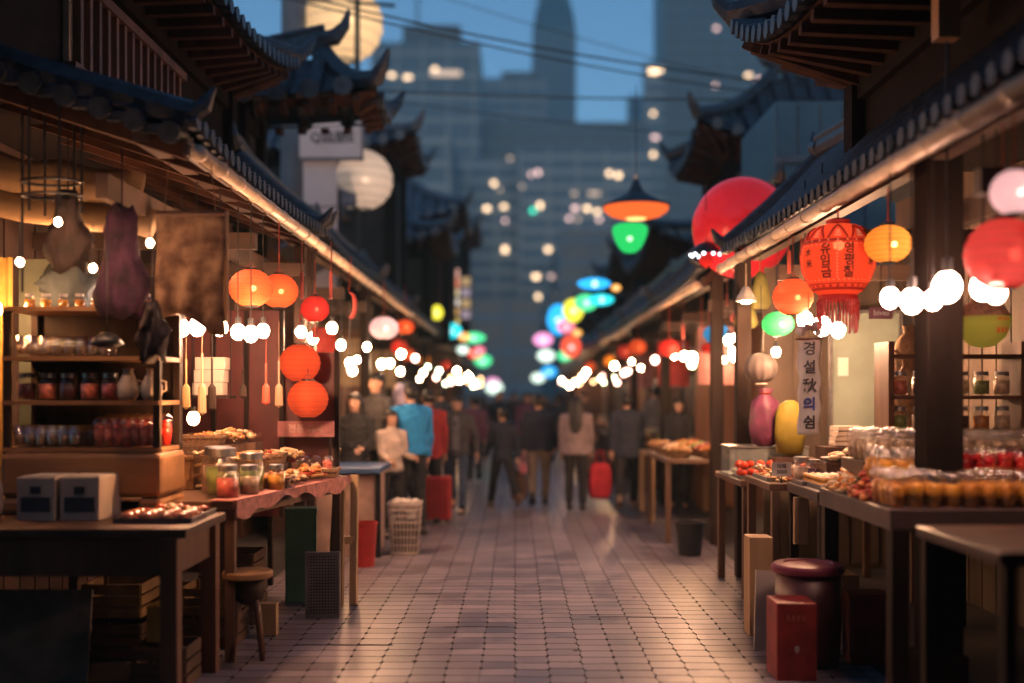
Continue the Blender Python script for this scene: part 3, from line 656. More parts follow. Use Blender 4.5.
def lantern(label, pos, r, mat, zr=.85, ribs=9, hang=.5, inner=14, innercol=(1,.55,.2), name='paper_lantern', cordm=CORDR, tassel=False, cat='lantern', caps=BLACK, group=None, wires=True):
    t = thing(name, label, cat, pos, group=group)
    q = B(); n = ribs*2; prof = []
    for i in range(n+1):
        a = .10*PI+(.80*PI)*i/n
        rr = r*math.sin(a)*(1.0 if i % 2 == 0 else 1.03)
        prof.append((rr, -r*zr*math.cos(a)))
    q.lathe(prof, n=28, wob=1); q.mi = 1
    for i in range(0, n+1, 2):
        rr, zz = prof[i]; q.tube([(rr*math.cos(2*PI*k/24), rr*math.sin(2*PI*k/24), zz) for k in range(25)], max(.0013, r*.010), 4, cap=False)
    q.mi = 0; obj('shade', q, [mat, WIRE], t, smooth=True)
    q = B(); z0 = r*zr*math.cos(.10*PI); r0 = r*math.sin(.1*PI)
    for s_ in (1,-1):
        q = B(); q.lathe([(r0*.85,s_*z0-.006),(r0*1.08,s_*z0-.006),(r0*1.08,s_*z0+.012),(r0*.85,s_*z0+.012),(r0*.85,s_*z0-.006)], n=18, wob=1); obj('rim', q, caps, t)
    if wires:
        q = B(); q.tube([(0,0,z0),(0,0,z0+hang)], .004 if r < .3 else .012, 6); q.tube([(-r0,0,z0),(0,0,z0+r*.35),(r0,0,z0)], .003, 5); obj('cord', q, cordm, t)
    if inner: q = B(); q.ball((r*.18,-r*.30,-r*.05), r*.14, n=10, m=6); obj('bulb', q, E('inner_%d_%d'%(inner, int(innercol[2]*100)), innercol, inner*2.2), t, smooth=True)
    if tassel:
        q = B(); q.tube([(0,0,-z0),(0,0,-z0-r*.4)], .004, 5); q.lathe([(.02,-z0-r*.4),(.028,-z0-r*.6),(.03,-z0-r*1.2)], n=10); obj('tassel', q, CORDR, t)
    return t
ORANGE = paper('orange_paper', (1,.13,.025), 1.25); ORANGE2 = paper('self_lit_orange_paper', (1,.15,.045), 1.3, .0); YELL = paper('amber_paper', (1,.34,.02), 1.5)
RED = paper('red_paper', (.8,.035,.03), .8); REDC = paper('crimson_paper', (.45,.004,.006), 1.9); WHITEP = paper('white_paper', (1,.66,.68), 2.4); CREAM = paper('cream_lantern_paper', (.95,.74,.48), .85, .03)
CREAM2 = paper('pale_lantern_paper', (.92,.74,.60), 1.0, .03)
lantern('orange paper lantern, nearer and larger of the overlapping pair over the snack counter', P(251,288,7.9), .155, ORANGE, .88, inner=26)
lantern('orange paper lantern, smaller and behind in the overlapping pair over the snack counter', P(279,291,8.5), .145, ORANGE, .92, inner=18)
lantern('amber yellow lantern hung beside the big patterned lantern', P(888,244,6.7), .138, YELL, .85, inner=30, innercol=(1,.7,.3), hang=.25)
lantern('plain orange paper lantern half hidden behind the patterned lantern', P(793,297,8.4), .15, ORANGE, .95, inner=14)
lantern('crimson round lantern hanging before the stall front at the picture edge', P(1003,254,5.1), .168, REDC, 1.0, inner=7, innercol=(1,.15,.08), hang=.5)
lantern('white glowing globe lantern above the crimson one', P(1014,192,4.65), .095, WHITEP, 1.0, inner=14, innercol=(1,.75,.6), hang=.4)
lantern('round white lantern with ribs beside the bulb row past the bent red ornament', P(384,328,13), .17, WHITEP, .8, inner=10, innercol=(1,.8,.5), hang=.4)
lantern('small orange lantern beyond the round white ribbed lantern', P(405,327,15.5), .13, ORANGE, .8, inner=12)
lantern('small red lantern under the far eaves before the blue round lamp', P(669,348,14.3), .13, RED, .9, inner=8, innercol=(1,.2,.1))
lantern('blue round lamp hanging above the vendor tables', P(717,334,12.3), .15, paper('blue_paper', (.02,.42,.85), 1.1), .75, inner=8, innercol=(.5,.9,1))
lantern('green glowing lamp below the plain orange lantern', P(778,324,9), .13, paper('green_paper', (.06,.75,.18), .9), .8, inner=40, innercol=(.6,1,.75))
lantern('faint pink lantern between the green and the blue lamps', P(742,318,11.2), .12, paper('pink_paper',(.75,.22,.18),.35), .6, inner=0)
lantern('tiny dark red lantern below the blue round lamp', P(709,348,13), .09, RED, .7, inner=0)
# two bulbless paper balls before the maroon board, a glow put into their paper
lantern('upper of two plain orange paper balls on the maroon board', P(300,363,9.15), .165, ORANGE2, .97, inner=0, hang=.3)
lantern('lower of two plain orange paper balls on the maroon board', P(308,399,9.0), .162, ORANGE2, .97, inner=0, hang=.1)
# cream lanterns high up
lantern('upper big cream lantern glowing behind the blue-tiled roof', P(343,24,18.6), .66, CREAM, 1.0, ribs=8, hang=1.2, inner=20, innercol=(1,.72,.45), cordm=CORDM)
lantern('lower big cream lantern glowing beside the tall pale signboard', P(361,180,17.9), .51, CREAM2, .97, ribs=8, hang=.5, inner=8, innercol=(1,.7,.5), cordm=CORDM)
q = B(); x0 = P(343,24,18.3); q.tube([(x0.x+.28,18.0,3),(x0.x+.28,18.0,9.4)], .045, 8); q.tube([(x0.x-1.1,18.0,x0.z+.35),(x0.x+.9,18.0,x0.z+.2)], .03, 8); q.tube([(x0.x-1.0,18.0,9.2),(x0.x+.9,18.0,9.2)], .03, 8)
tag(obj('lantern_frame', q, DMET), 'dark metal pole and arms crossing in front of the upper cream lantern', 'frame')
# big red balloon
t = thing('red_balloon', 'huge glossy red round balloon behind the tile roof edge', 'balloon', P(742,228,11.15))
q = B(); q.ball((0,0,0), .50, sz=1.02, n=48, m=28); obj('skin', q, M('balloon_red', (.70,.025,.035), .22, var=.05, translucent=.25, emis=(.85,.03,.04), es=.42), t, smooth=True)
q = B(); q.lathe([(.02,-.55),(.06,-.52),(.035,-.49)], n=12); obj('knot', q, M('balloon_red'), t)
q = B(); q.tube([(0,0,-.54),(.05,.03,-.9),(.2,.1,-1.0)], .005, 5); obj('cord', q, CORDM, t)
# cluster of small white lights with a dark shade in front of the balloon
t = thing('beaded_lamp', 'dark shaded lamp edged with small white lights in front of the red balloon', 'lamp', P(706,252,10.9))
q = B(); q.lathe([(.02,.10),(.09,.07),(.15,.0),(.155,-.02)], n=20, wob=1); obj('shade', q, BLACK, t, smooth=True)
for k in range(10):
    a = 2*PI*k/10; q = B(); q.ball((.15*math.cos(a), .15*math.sin(a), -.03), .018, n=8, m=5); obj('bead_light', q, E('bead_white', (.85,.95,1), 5), t, smooth=True)
q = B(); q.tube([(0,0,.1),(0,0,.75)], .004, 5); obj('cord', q, CORDM, t)
q = B(); q.lathe([(.001,-.16),(.06,-.12),(.075,-.07),(.05,-.03)], n=14); obj('drop', q, RED, t, smooth=True)
# hat-shaped lantern over the street
t = thing('hat_lantern', 'wide dark hat-shaped lantern with glowing orange underside above the street', 'lantern', P(636,207,14.5))
q = B(); q.lathe([(.44,.0),(.44,.025),(.22,.12),(.11,.20),(.06,.29),(.03,.36),(.005,.37)], n=32, wob=1); obj('shade', q, M('dark_teal_shade', (.02,.035,.05), .5), t, smooth=True)
q = B(); q.lathe([(.43,-.002),(.42,-.05),(.33,-.115),(.20,-.15),(.001,-.155)], n=32); obj('diffuser', q, E('hat_glow', (1,.15,.03), 1.25), t, smooth=True)
q = B(); q.lathe([(.001,-.17),(.12,-.163),(.17,-.13)], n=24, wob=1); obj('bright_core', q, E('hat_core', (1,.5,.15), 2.5), t, smooth=True)
q = B(); q.ball((0,0,.40), .035); obj('finial', q, CREAMP, t, smooth=True)
q = B(); q.tube([(0,0,.40),(0,0,1.6)], .006, 5); obj('cord', q, CORDM, t)
t = thing('pear_lantern', 'green pear-shaped lantern hanging just under the hat-shaped one', 'lantern', P(630,237,14.5))
q = B(); q.lathe([(.001,-.215),(.08,-.20),(.14,-.15),(.19,-.06),(.225,.03),(.235,.09),(.22,.14),(.17,.165),(.001,.17)], n=28); obj('shade', q, E('pear_green', (.03,.75,.16), 1.0), t, smooth=True)
q = B(); q.ball((-.02,-.17,-.04), .045); obj('bright_spot', q, E('pear_core', (.6,1,.6), 1.6), t, smooth=True)
# coloured string lanterns over the middle of the street
cols = {'sky blue': (.03,.45,1), 'turquoise': (.03,.75,.85), 'leaf green': (.08,.75,.30), 'lemon': (.85,.75,.05), 'amber': (1,.45,.08), 'violet': (.45,.20,.75), 'rose': (1,.20,.30), 'scarlet': (1,.09,.04), 'pale white': (.8,1,.85), 'pink': (.95,.35,.65)}
def strung(px, py, Y, rpx, cname, where, sx=1.0, zr=.7):
    p = P(px, py, Y); r = rpx/1100*Y
    t = thing('string_lantern', f'{cname} lantern {where}', 'lantern', p)
    q = B(); q.lathe([(.001,-r*zr),(r*.55,-r*zr*.8),(r*.92,-r*zr*.3),(r,.1*r),(r*.75,r*zr*.7),(r*.3,r*zr),(.001,r*zr)], n=18, sx=sx)
    obj('shade', q, E('glow_'+cname.replace(' ','_'), cols[cname], 1.7), t, smooth=True)
    q = B(); q.ball((0,-r*.8,-.05*r), r*.28); obj('bright_spot', q, E('glow_spot_'+cname.replace(' ','_'), [.45+.55*c for c in cols[cname]], 2.2), t, smooth=True)
    q = B(); q.tube([(0,0,r*zr),(0,0,r*zr+.35)], .006, 4); obj('cord', q, CORDM, t)
strung(594,284,20,13,'sky blue','topmost of the coloured string over the street',1.3,.45); strung(616,288,20.5,5,'amber','small, beside the topmost blue one of the coloured string')
strung(601,300,22,11,'turquoise','just below the topmost blue one',1.2,.5); strung(586,303,24,12,'leaf green','upper green of the coloured string, beside the turquoise one'); strung(573,311,26,12,'lemon','yellow one in the middle of the coloured string',.9,1)
strung(558,320,30,14,'sky blue','larger lower blue one, left of the lemon one',.8,1.1); strung(566,327,29.5,9,'rose','overlapping the lower blue one'); strung(577,333,28,5,'amber','small, under the lemon one')
strung(543,340,34,10,'pink','lower in the string beside the scarlet one'); strung(571,347,32,11,'scarlet','lower in the string with a green neighbour',.9,1); strung(565,356,33,8,'leaf green','lower green one, under the scarlet lantern')
strung(546,356,38,9,'pale white','below the pink one of the coloured string'); strung(549,372,46,8,'sky blue','lowest blue one near the end of the street'); strung(538,378,50,7,'pale white','lowest pale one near the end of the street')
strung(437,313,24,7,'lemon','yellow one beside the lit signboard',.9,1.1); strung(452,331,27,9,'turquoise','below the lit signboard',1.1,.8); strung(474,338,30,9,'leaf green','green, along the eaves below the lit signboard',1.3,.6)
strung(464,337,29,6,'amber','between the turquoise and the green ones'); strung(463,350,33,6,'pale white','pale, beneath the amber one'); strung(475,354,36,7,'scarlet','along the eaves on the cream-lantern side'); strung(483,361,38,9,'leaf green','green, farthest on the cream-lantern side',1,.7); strung(479,351,36,6,'rose','above the farthest green one')
strung(494,388,52,9,'pale white','brightest at the far end of the cream-lantern side'); strung(493,383,54,7,'pink','at the far end of the cream-lantern side')
# lit signboards far down the street
t = thing('lit_signboard', 'tall lit signboard with red and white bands past the tiled roofs', 'signboard', (P(447,300,33).x, 33, P(447,300,33).z))
q = B(); q.box((0,0,0), (.82,.25,1.75)); obj('case', q, DMET, t)
for k, (m_, h_) in enumerate([('band_pink',.30),('band_red',.34),('band_cream',.22),('band_white',.26),('band_orange',.18),('band_gold',.20)]):
    z = .78-k*.285; cc = {'band_pink':(.85,.45,.35),'band_red':(.95,.30,.18),'band_cream':(1,.78,.45),'band_white':(1,.85,.75),'band_orange':(1,.55,.2),'band_gold':(1,.72,.2)}[m_]
    q = B(); q.box((0,-.14,z),(.74,.03,h_*.85)); obj('lit_band', q, E(m_, cc, .95), t)
t = thing('lit_signboard', 'narrow dim signboard beside the tall lit one', 'signboard', P(466,298,34))
q = B(); q.box((0,0,0), (.34,.2,1.5)); obj('case', q, DMET, t)
for k in range(4): q = B(); q.box((0,-.12,.5-k*.34),(.28,.03,.26)); obj('lit_band', q, E('dimband%d' % (k % 2), ((.9,.6,.3),(.65,.5,.6))[k % 2], .55), t)
# big patterned lantern
t = thing('patterned_lantern', 'big orange-red patterned lantern with black characters and hanging fringe', 'lantern', P(838,260,7.0))
R0 = .235; prof = [(.07,.225),(.12,.215),(.175,.175),(.218,.10),(.235,.02),(.228,-.06),(.195,-.14),(.15,-.20),(.115,-.225)]
def rad(z):
    for i in range(len(prof)-1):
        (r1,z1),(r2,z2) = prof[i], prof[i+1]
        if z2 <= z <= z1: return r1+(r2-r1)*(z1-z)/(z1-z2)
    return .1
q = B(); q.lathe(prof, n=40, wob=1); obj('shade', q, paper('patterned_shade', (1,.105,.03), 1.05, .04), t, smooth=True)
INK = M('lantern_ink', (.10,.008,.006), .7); PALE = paper('pale_motif', (1,.50,.30), 1.1, 0); RIM = M('lantern_rim_red', (.5,.02,.015), .6)
def wrap0(off_a, off_z, sc=1.0):
    def f(x, z):
        zz = z*sc+off_z; r = rad(zz)+.003; a = off_a+x*sc/max(r,.1)
        return (r*math.sin(a), -r*math.cos(a), zz)
    return f
def strip(q, a0, a1, z0, z1, k=16, off=.004):
    vs = []
    for i in range(k+1):
        a = a0+(a1-a0)*i/k
        for z in (z0, z1): r = rad(z)+off; vs.append((r*math.sin(a), -r*math.cos(a), z))
    q.add(vs, [(2*i,2*i+2,2*i+3,2*i+1) for i in range(k)])
cam_a = math.atan2(P(838,260,7.0).x, 7.0)
A0 = -cam_a
for ca, chars in ((-.33,'유임금'),(.30,'영평철')):
    for k, ch in enumerate(chars): writing('character', ch, .076, INK, t, (0,0,0), wrap=wrap0(A0+ca, .045-k*.072))
for ca, z, ch in ((-.88,.03,'木'),(-.85,-.04,'米'),(.85,.05,'寿'),(1.0,-.03,'米'),(1.5,.03,'木'),(-1.5,.02,'寿'),(2.4,0,'福'),(3.4,0,'福')): writing('character', ch, .055, INK, t, (0,0,0), wrap=wrap0(A0+ca, z))
q = B()
for z0, z1 in ((.112,.096),(.092,.088),(-.16,-.166),(-.185,-.20)): strip(q, A0-PI, A0+PI, z0, z1, 48)
for k in range(24): strip(q, A0+k*2*PI/24-.05, A0+k*2*PI/24+.05, -.17, -.182, 2)
obj('band', q, RIM, t)
q = B()   # petals round the top
for k in range(9):
    a = A0+(k-4)*2*PI/9
    for s_ in (-1,1):
        pts = []
        for j in range(9):
            v = j/8; z = .118+.085*math.sin(PI*v/2); r = rad(z)+.006; aa = a+s_*(.30)*(1-v)*.95; pts.append((r*math.sin(aa), -r*math.cos(aa), z))
        q.tube(pts, .007, 5)
obj('petal_outline', q, RIM, t)
q = B()
for k in range(9):
    a = A0+(k-4)*2*PI/9
    for z in (.128,.145,.16):
        strip(q, a-.10*(.21-z)/.08, a+.10*(.21-z)/.08, z, z+.012, 3, .005)
obj('petal', q, PALE, t)
q = B()
for k in range(-12,12): strip(q, A0+k*PI/12-.02, A0+k*PI/12+.02, .098, .110, 1, .006)
for z in (.075,-.145): 
    for k in range(40): strip(q, A0+k*2*PI/40, A0+k*2*PI/40+.05, z, z+.006, 1, .005)
for a_ in (-1.15,-.02,1.15):
    for z in [.06-.02*j for j in range(10)]: strip(q, A0+a_-.02, A0+a_+.02, z, z-.010, 1, .005)
obj('dotted_border', q, PALE, t)
q = B(); q.lathe([(.07,.225),(.075,.25),(.05,.26)], n=20); obj('rim', q, RIM, t); q = B(); q.lathe([(.118,-.225),(.125,-.235),(.118,-.26)], n=24, wob=1); obj('rim', q, RIM, t)
r_ = random.Random(4)
for lay, (rr, L_) in enumerate(((.122,.12),(.115,.20))):
    q = B()
    for k in range(34):
        a = k*2*PI/34; l = L_*r_.uniform(.75,1.15); x, y = rr*math.sin(a), -rr*math.cos(a)
        q.tube([(x,y,-.25),(x*1.06,y*1.06,-.25-l*.5),(x*1.03,y*1.03,-.25-l)], [.0035,.0035,.007], 5)
        for j in range(3): q.ball((x*1.05,y*1.05,-.27-l*j*.3), .007, n=6, m=4)
    obj('fringe', q, M('fringe_red', (.62,.05,.05), .5) if lay == 0 else M('fringe_pink', (.78,.20,.20), .5), t)
q = B(); q.tube([(0,0,.25),(.0,0,.36)], .005, 6); obj('cord', q, CORDR, t)
q = B(); q.ball((.02,.05,.10), .035); obj('bulb', q, E('inner_patterned', (1,.5,.2), 30), t, smooth=True)
# small red tasselled lantern and bent ornament
lantern('small red tasselled lantern framed by red rods next to the orange pair', P(315,309,9.0), .115, RED, .95, inner=10, tassel=True, innercol=(1,.3,.15), hang=.3)
for i, (px, lab) in enumerate(((302,'short pink-red wooden rod hanging before the small red lantern'),(331,'short pink-red wooden rod hanging behind the small red lantern'))):
    p = P(px, 284, 9.1); q = B(); q.tube([(0,0,-.10),(0,0,.10)], .014, 8); q.tube([(0,0,.1),(0,0,.35)], .003, 4); q.ball((0,0,-.11), .018)
    tag(obj('hanging_rod', q, M('pink_wood',(.45,.09,.07),.5), loc=p), lab, 'ornament')
q = B(); q.tube([(.06*math.cos(a), 0, .12*math.sin(a)) for a in [(-.5+k*.1)*PI for k in range(11)]], [.006,.012,.018,.02,.022,.022,.02,.018,.014,.01,.006], 8); q.tube([(0,0,.12),(.02,0,.45)], .003, 4)
tag(obj('bent_ornament', q, M('dull_red_orn',(.35,.05,.04),.5), loc=P(349,305,10.2)), 'bent red crescent ornament hanging past the small red lantern', 'ornament')
# cone lamp and olive pouches
t = thing('cone_lamp', 'white cone lamp with rope under the far end of the tile roof', 'lamp', P(746,298,9.6))
q = B(); q.lathe([(.012,.10),(.03,.09),(.075,.01),(.09,-.03)], n=24, wob=1); obj('shade', q, M('white_enamel',(.75,.68,.6),.4), t, smooth=True, solid=.003)
q = B(); q.ball((0,0,-.02), .05, sz=.6); obj('bulb', q, BULBF, t, smooth=True)
q = B(); q.tube([(-.012,0,.1),(-.05,0,.02)], .004, 5); q.tube([(0,0,.1),(0,0,.30)], .006, 6); obj('cord', q, M('pale_rope',(.5,.4,.28),.8), t)
OLIVE = M('olive_cloth', (.20,.19,.05), .8, var=.3, bump=.3)
for (px, py, Y, w_, h_, lab) in ((760,290,9.9,.10,.17,'olive cloth pouch hanging behind the cone lamp'),(746,314,9.9,.11,.13,'lower olive cloth pouch below the cone lamp')):
    q = B(); q.lathe([(.01,h_),(.5*w_,h_*.75),(.85*w_,0),(w_,-h_*.7),(w_*.7,-h_),(.001,-h_)], n=18, sy=.5); q.tube([(0,0,h_),(0,0,h_+.25)], .004, 5)
    tag(obj('cloth_pouch', q, OLIVE, loc=P(px,py,Y), smooth=True), lab, 'pouch')
for (px, py, Y, w_, h_) in ((727,300,10.2,.02,.08),(702,330,13.4,.025,.13),(683,332,14.2,.02,.12),(789,262,8.6,.03,.12),(801,262,8.8,.02,.10)):
    q = B(); q.box((0,0,0),(w_,.012,h_*1.5)); q.tube([(0,0,h_*.7),(0,0,h_*.7+.3)], .003, 4)
    tag(obj('wooden_tag', q, M('pink_wood'), loc=P(px,py,Y)), 'small reddish wooden strip dangling from the eaves over the red-balloon side tables', 'ornament', 'wooden strips dangling from the eaves')
# half painted round lantern with basket lid near the post
t = thing('painted_lantern', 'yellow-green painted lantern with red patch behind the thick dark post', 'lantern', P(983,322,6.5))
q = B(); q.lathe([(.001,-.155),(.07,-.14),(.125,-.09),(.152,-.02),(.153,.03)], n=28); obj('shade', q, paper('lime_paper', (.62,.60,.10), .42, .0), t, smooth=True)
q = B(); q.lathe([(.155,.03),(.12,.09),(.07,.12),(.06,.15)], n=28, wob=1); obj('lid', q, M('woven_lid', (.28,.13,.08), .8, var=.5, scale=40), t, smooth=True)
q = B(); 
for k in range(3):
    a0, a1 = .15+k*.22, .30+k*.22; vs = []
    for a in (a0, a1):
        for z in (.02,-.07): r = .155 if z > 0 else .139; vs.append((r*math.sin(a), -r*math.cos(a), z))
    q.add(vs, [(0,2,3,1)])
obj('red_patch', q, paper('patch_red', (.9,.14,.03), .6, 0), t)
q = B(); q.tube([(0,0,.15),(0,0,.7)], .004, 5); q.tube([(-.15,0,.03),(0,0,.3),(.15,0,.03)], .003, 5); obj('cord', q, CORDM, t)
# ---------------------------------------------------------------- tables and counters
TOPW = M('table_top_wood', (.15,.085,.055), .32, var=.35, scale=5, stretch=(1,.15,1), bump=.15, coat=.2)
LEGW = M('table_leg_wood', (.12,.065,.04), .5, var=.4, scale=6, stretch=(1,1,.15), bump=.25)
def table(label, poly, h, th=.05, legs=None, apron=0, top=TOPW, leg=LEGW, name='market_table', shelf=None, lw=.06, group=None):
    """poly: footprint corners; legs stand at the corners pulled inward"""
    cx = sum(p[0] for p in poly)/len(poly); cy = sum(p[1] for p in poly)/len(poly)
    t = thing(name, label, 'table', (cx, cy, 0), group=group)
    pl = [(x-cx, y-cy) for x, y in poly]
    q = B(); q.prism(pl, h-th, h); obj('table_top', q, top, t, bevel=.006)
    ins = [(x*.93, y*.93) for x, y in pl]
    for x, y in (legs if legs else ins):
        if legs: x, y = x-cx, y-cy
        q = B(); q.span((x-lw/2,y-lw/2,0),(x+lw/2,y+lw/2,h-th)); obj('leg', q, leg, t, bevel=.004)
    if apron:
        q = B(); n = len(ins)
        for i in range(n):
            a, b_ = ins[i], ins[(i+1) % n]; q.bar((a[0],a[1],h-th-apron/2-.002),(b_[0],b_[1],h-th-apron/2-.002),.025,apron,up=(0,0,1))
        obj('apron', q, leg, t)
    if shelf:
        q = B(); q.prism([(x*.95, y*.95) for x, y in pl], shelf-.02, shelf); obj('shelf', q, leg, t)
    return t
table('long near table with shelf cabinet and printed boxes on it', [(-4.2,5.75),(-1.72,5.75),(-1.72,6.55),(-4.2,6.55)], .94, .05, apron=.20, top=WOODH, leg=WOOD, lw=.09)
table('snack counter with pink cloth edge behind the small round stool', [(-1.72,6.7),(-1.33,8.62),(-2.75,8.62),(-2.75,6.7)], .99, .05, apron=.06, lw=.06)
q = B(); q.prism([(-1.70,6.68),(-1.30,8.64),(-1.46,8.66),(-1.86,6.68)], .992, .999)
def drape(u, v):
    x = -1.70+.40*u; y = 6.68+1.96*u
    return Vector((x+.012+.02*v*math.sin(u*22)*.5, y, .996-v*(.075+.03*math.sin(u*9+1)+.02*math.sin(u*31))))
q.grid(drape, 40, 3)
tag(obj('table_cloth', q, M('pink_cloth', (.50,.20,.17), .7, var=.3, scale=20, bump=.3), smooth=False), 'pinkish cloth along the street edge of the snack counter', 'cloth')
# trestle leaning at the end of the snack counter
t = thing('trestle', 'leaning pale wooden trestle frame at the far end of the snack counter', 'trestle', (-1.30,8.62,0))
for (x0_, y0_, x1_, y1_) in ((-.08,-.1,-.04,.02),(.02,-.05,.05,.1),(-.17,.05,-.08,.08)):
    q = B(); q.bar((x0_+.02,y0_,0),(x1_-.02,y1_,1.0), .055,.09); obj('leg', q, LWOOD, t, bevel=.004)
q = B(); q.bar((-.14,-.05,.5),(.06,.0,.5), .03,.06); obj('brace', q, LWOOD, t)
# blue-topped counter with bin behind
t = thing('blue_topped_counter', 'pale counter box with a blue tray top beside the red bucket', 'counter', (-1.55,11.4,0))
q = B(); q.span((-.5,-.35,0),(.14,.5,.84)); obj('body', q, M('peach_board', (.45,.30,.24), .6, var=.2), t, bevel=.01)
q = B(); q.span((-.55,-.42,.843),(.20,.56,.90)); obj('tray', q, M('blue_tray', (.07,.14,.30), .35), t, bevel=.008)

for x in (.175,-.535): q = B(); q.box((x,-.355,.42),(.05,.05,.84)); obj('leg', q, DMET, t)
# right counters, stepping along the street
FRT = M('counter_edge', (.085,.058,.055), .35, var=.3, scale=5, stretch=(.2,1,1), coat=.3, bump=.15)
table('nearest glossy counter holding the rows of filled glass cups', [(1.93,5.66),(3.5,5.66),(3.5,6.98),(1.93,6.98)], 1.05, .11, top=FRT, leg=DWOOD, lw=.09)
table('low dark table in front of the cup counter at the picture edge', [(1.85,4.2),(3.2,4.2),(3.2,5.08),(1.85,5.08)], 1.04, .05, top=M('dark_gloss_top',(.05,.03,.026),.3,var=.4,scale=4,bump=.15), leg=DWOOD, lw=.05)
table('second cup-side counter with amber skewers, one step lower', [(1.93,7.02),(3.2,7.02),(3.2,7.82),(1.93,7.82)], 1.02, .07, top=FRT, leg=DWOOD, lw=.06)
table('third counter with the white price card', [(1.82,7.86),(3.2,7.86),(3.2,8.72),(1.82,8.72)], 1.0, .05, top=TOPW, leg=LEGW, lw=.06)
table('fourth counter below the grey globe lantern and pink bundle', [(1.80,8.76),(3.2,8.76),(3.2,9.9),(1.80,9.9)], .95, .05, top=TOPW, leg=LEGW, lw=.06)
table('vendor table with trays just before the hooded vendor', [(1.66,12.1),(2.6,12.1),(2.6,13.9),(1.66,13.9)], .92, .05, top=TOPW, leg=LEGW, lw=.06)
table('pale light-legged table standing before the hooded vendor', [(1.74,14.2),(2.7,14.2),(2.7,15.4),(1.74,15.4)], .86, .05, top=LWOOD, leg=LWOOD, lw=.07)
# ---------------------------------------------------------------- under-table and street-side objects
def stool(loc, h, r, label):
    t = thing('stool', label, 'stool', loc)
    q = B(); q.lathe([(.001,h-.045),(r*.92,h-.045),(r,h-.035),(r,h-.008),(r*.95,h),(.001,h)], n=32); obj('seat', q, M('stool_seat', (.40,.22,.10), .45, var=.3, scale=6, stretch=(1,.2,1), bump=.2), t, smooth=False)
    q = B(); q.lathe([(r*.70,h-.046),(r*.62,h-.17),(r*.5,h-.20)], n=20); obj('seat_base', q, DWOOD, t, smooth=True)
    for k in range(4):
        a = PI/4+k*PI/2+.2; q = B(); q.tube([(r*.42*math.cos(a), r*.42*math.sin(a), h-.12),(r*.85*math.cos(a), r*.85*math.sin(a), 0)], [.022,.017], 8); obj('leg', q, WOOD, t, smooth=True)
    return t
stool((-1.665,6.85,0), .545, .155, 'small round wooden stool with dark splayed legs before the snack counter')
q = B(); q.span((-.06,-.04,0),(.06,.04,.22)); tag(obj('wood_block', q, LWOOD, loc=(-1.68,7.5,0), bevel=.004), 'small upright wooden block behind the round stool', 'block')
q = B(); q.span((-.12,-.10,0),(.12,.10,.735)); q.span((-.125,-.105,.70),(.125,.105,.74))
tag(obj('green_box', q, M('green_paint', (.10,.24,.15), .5, var=.25, scale=4, bump=.1), loc=(-1.70,8.75,0), rz=.15, bevel=.004), 'tall faded green box under the snack counter', 'box')
def grate(loc, w_, h_, label):
    t = thing('mesh_panel', label, 'panel', loc, rz=.05)
    q = B()
    for x in (-w_/2, w_/2): q.box((x,0,h_/2),(.018,.05,h_))
    for z in (.009, h_-.009): q.box((0,0,z),(w_,.05,.018))
    obj('frame', q, M('grate_frame',(.25,.22,.2),.5), t)
    q = B(); n = 11; m_ = int(h_/w_*n)
    for k in range(1,n): q.box((-w_/2+w_*k/n,-.01,h_/2),(.008,.012,h_))
    for k in range(1,m_): q.box((0,-.016,h_*k/m_),(w_,.012,.008))
    obj('grid', q, M('grate_grey',(.30,.27,.24),.5), t)
    q = B(); q.box((0,.012,h_/2),(w_-.02,.006,h_-.02)); obj('back', q, M('grate_back',(.05,.045,.04),.7), t)
grate((-1.415,8.1,0), .235, .48, 'grey gridded mesh panel standing on the paving against the trestle')
def bucket(loc, r, h, mat, label, name='bucket', rim=True, lidm=None, seg=24):
    t = thing(name, label, 'bucket', loc)
    q = B(); q.lathe([(r*.78,0),(r*.8,.02),(r,h),(r*1.05,h),(r*1.05,h+.02),(r*.97,h+.02),(r*.76,.03),(.001,.03)], n=seg); obj('body', q, mat, t, smooth=False)
    q = B(); q.tube([(r*1.0*math.cos(a), 0, h-.02-r*.5*math.sin(a)) for a in [PI*k/10 for k in range(11)]], .006, 6); obj('handle', q, DMET, t)
    return t
REDP = M('red_plastic', (.40,.03,.025), .35, var=.2)
bucket((-1.44,10.5,0), .125, .40, REDP, 'red plastic bucket standing beside the pale counter')
bucket((1.78,11.2,0), .145, .32, BLACK, 'black plastic tub on the paving under the far tables')
def basket(loc, label):
    t = thing('wire_basket', label, 'basket', loc)
    q = B(); w0, w1, h = .13, .165, .53
    for k in range(9):
        for s_ in (-1,1):
            f = -1+2*k/8
            q.bar((w0*f, s_*w0*.8, 0), (w1*f, s_*w1*.8, h), .008); q.bar((s_*w0, w0*.8*f, 0), (s_*w1, w1*.8*f, h), .008)
    for z, wd in ((0.02,.012),(.10,.008),(.18,.008),(.26,.008),(.33,.014),(.40,.014),(.46,.02),(.52,.03)):
        ww = w0+(w1-w0)*z/h+.003
        for s_ in (-1,1): q.box((0, s_*ww*.8, z),(2*ww,.010,wd)); q.box((s_*ww, 0, z),(.010,2*ww*.8,wd))
    obj('wire_body', q, M('basket_wire',(.50,.42,.38),.5), t)
    q = B(); q.span((-.115,-.085,.01),(.115,.085,.33)); obj('liner', q, M('basket_liner',(.09,.07,.065),.7), t)
    r_ = random.Random(2); q = B()
    for k in range(9): q.ball((r_.uniform(-.1,.1), r_.uniform(-.07,.07), .49+r_.uniform(0,.05)), .05, n=8, m=5)
    obj('contents', q, M('crumpled_bag',(.5,.45,.42),.6,bump=.5), t)
basket((-1.13,11.3,0), 'tall white wire basket with slatted rim on the paving')
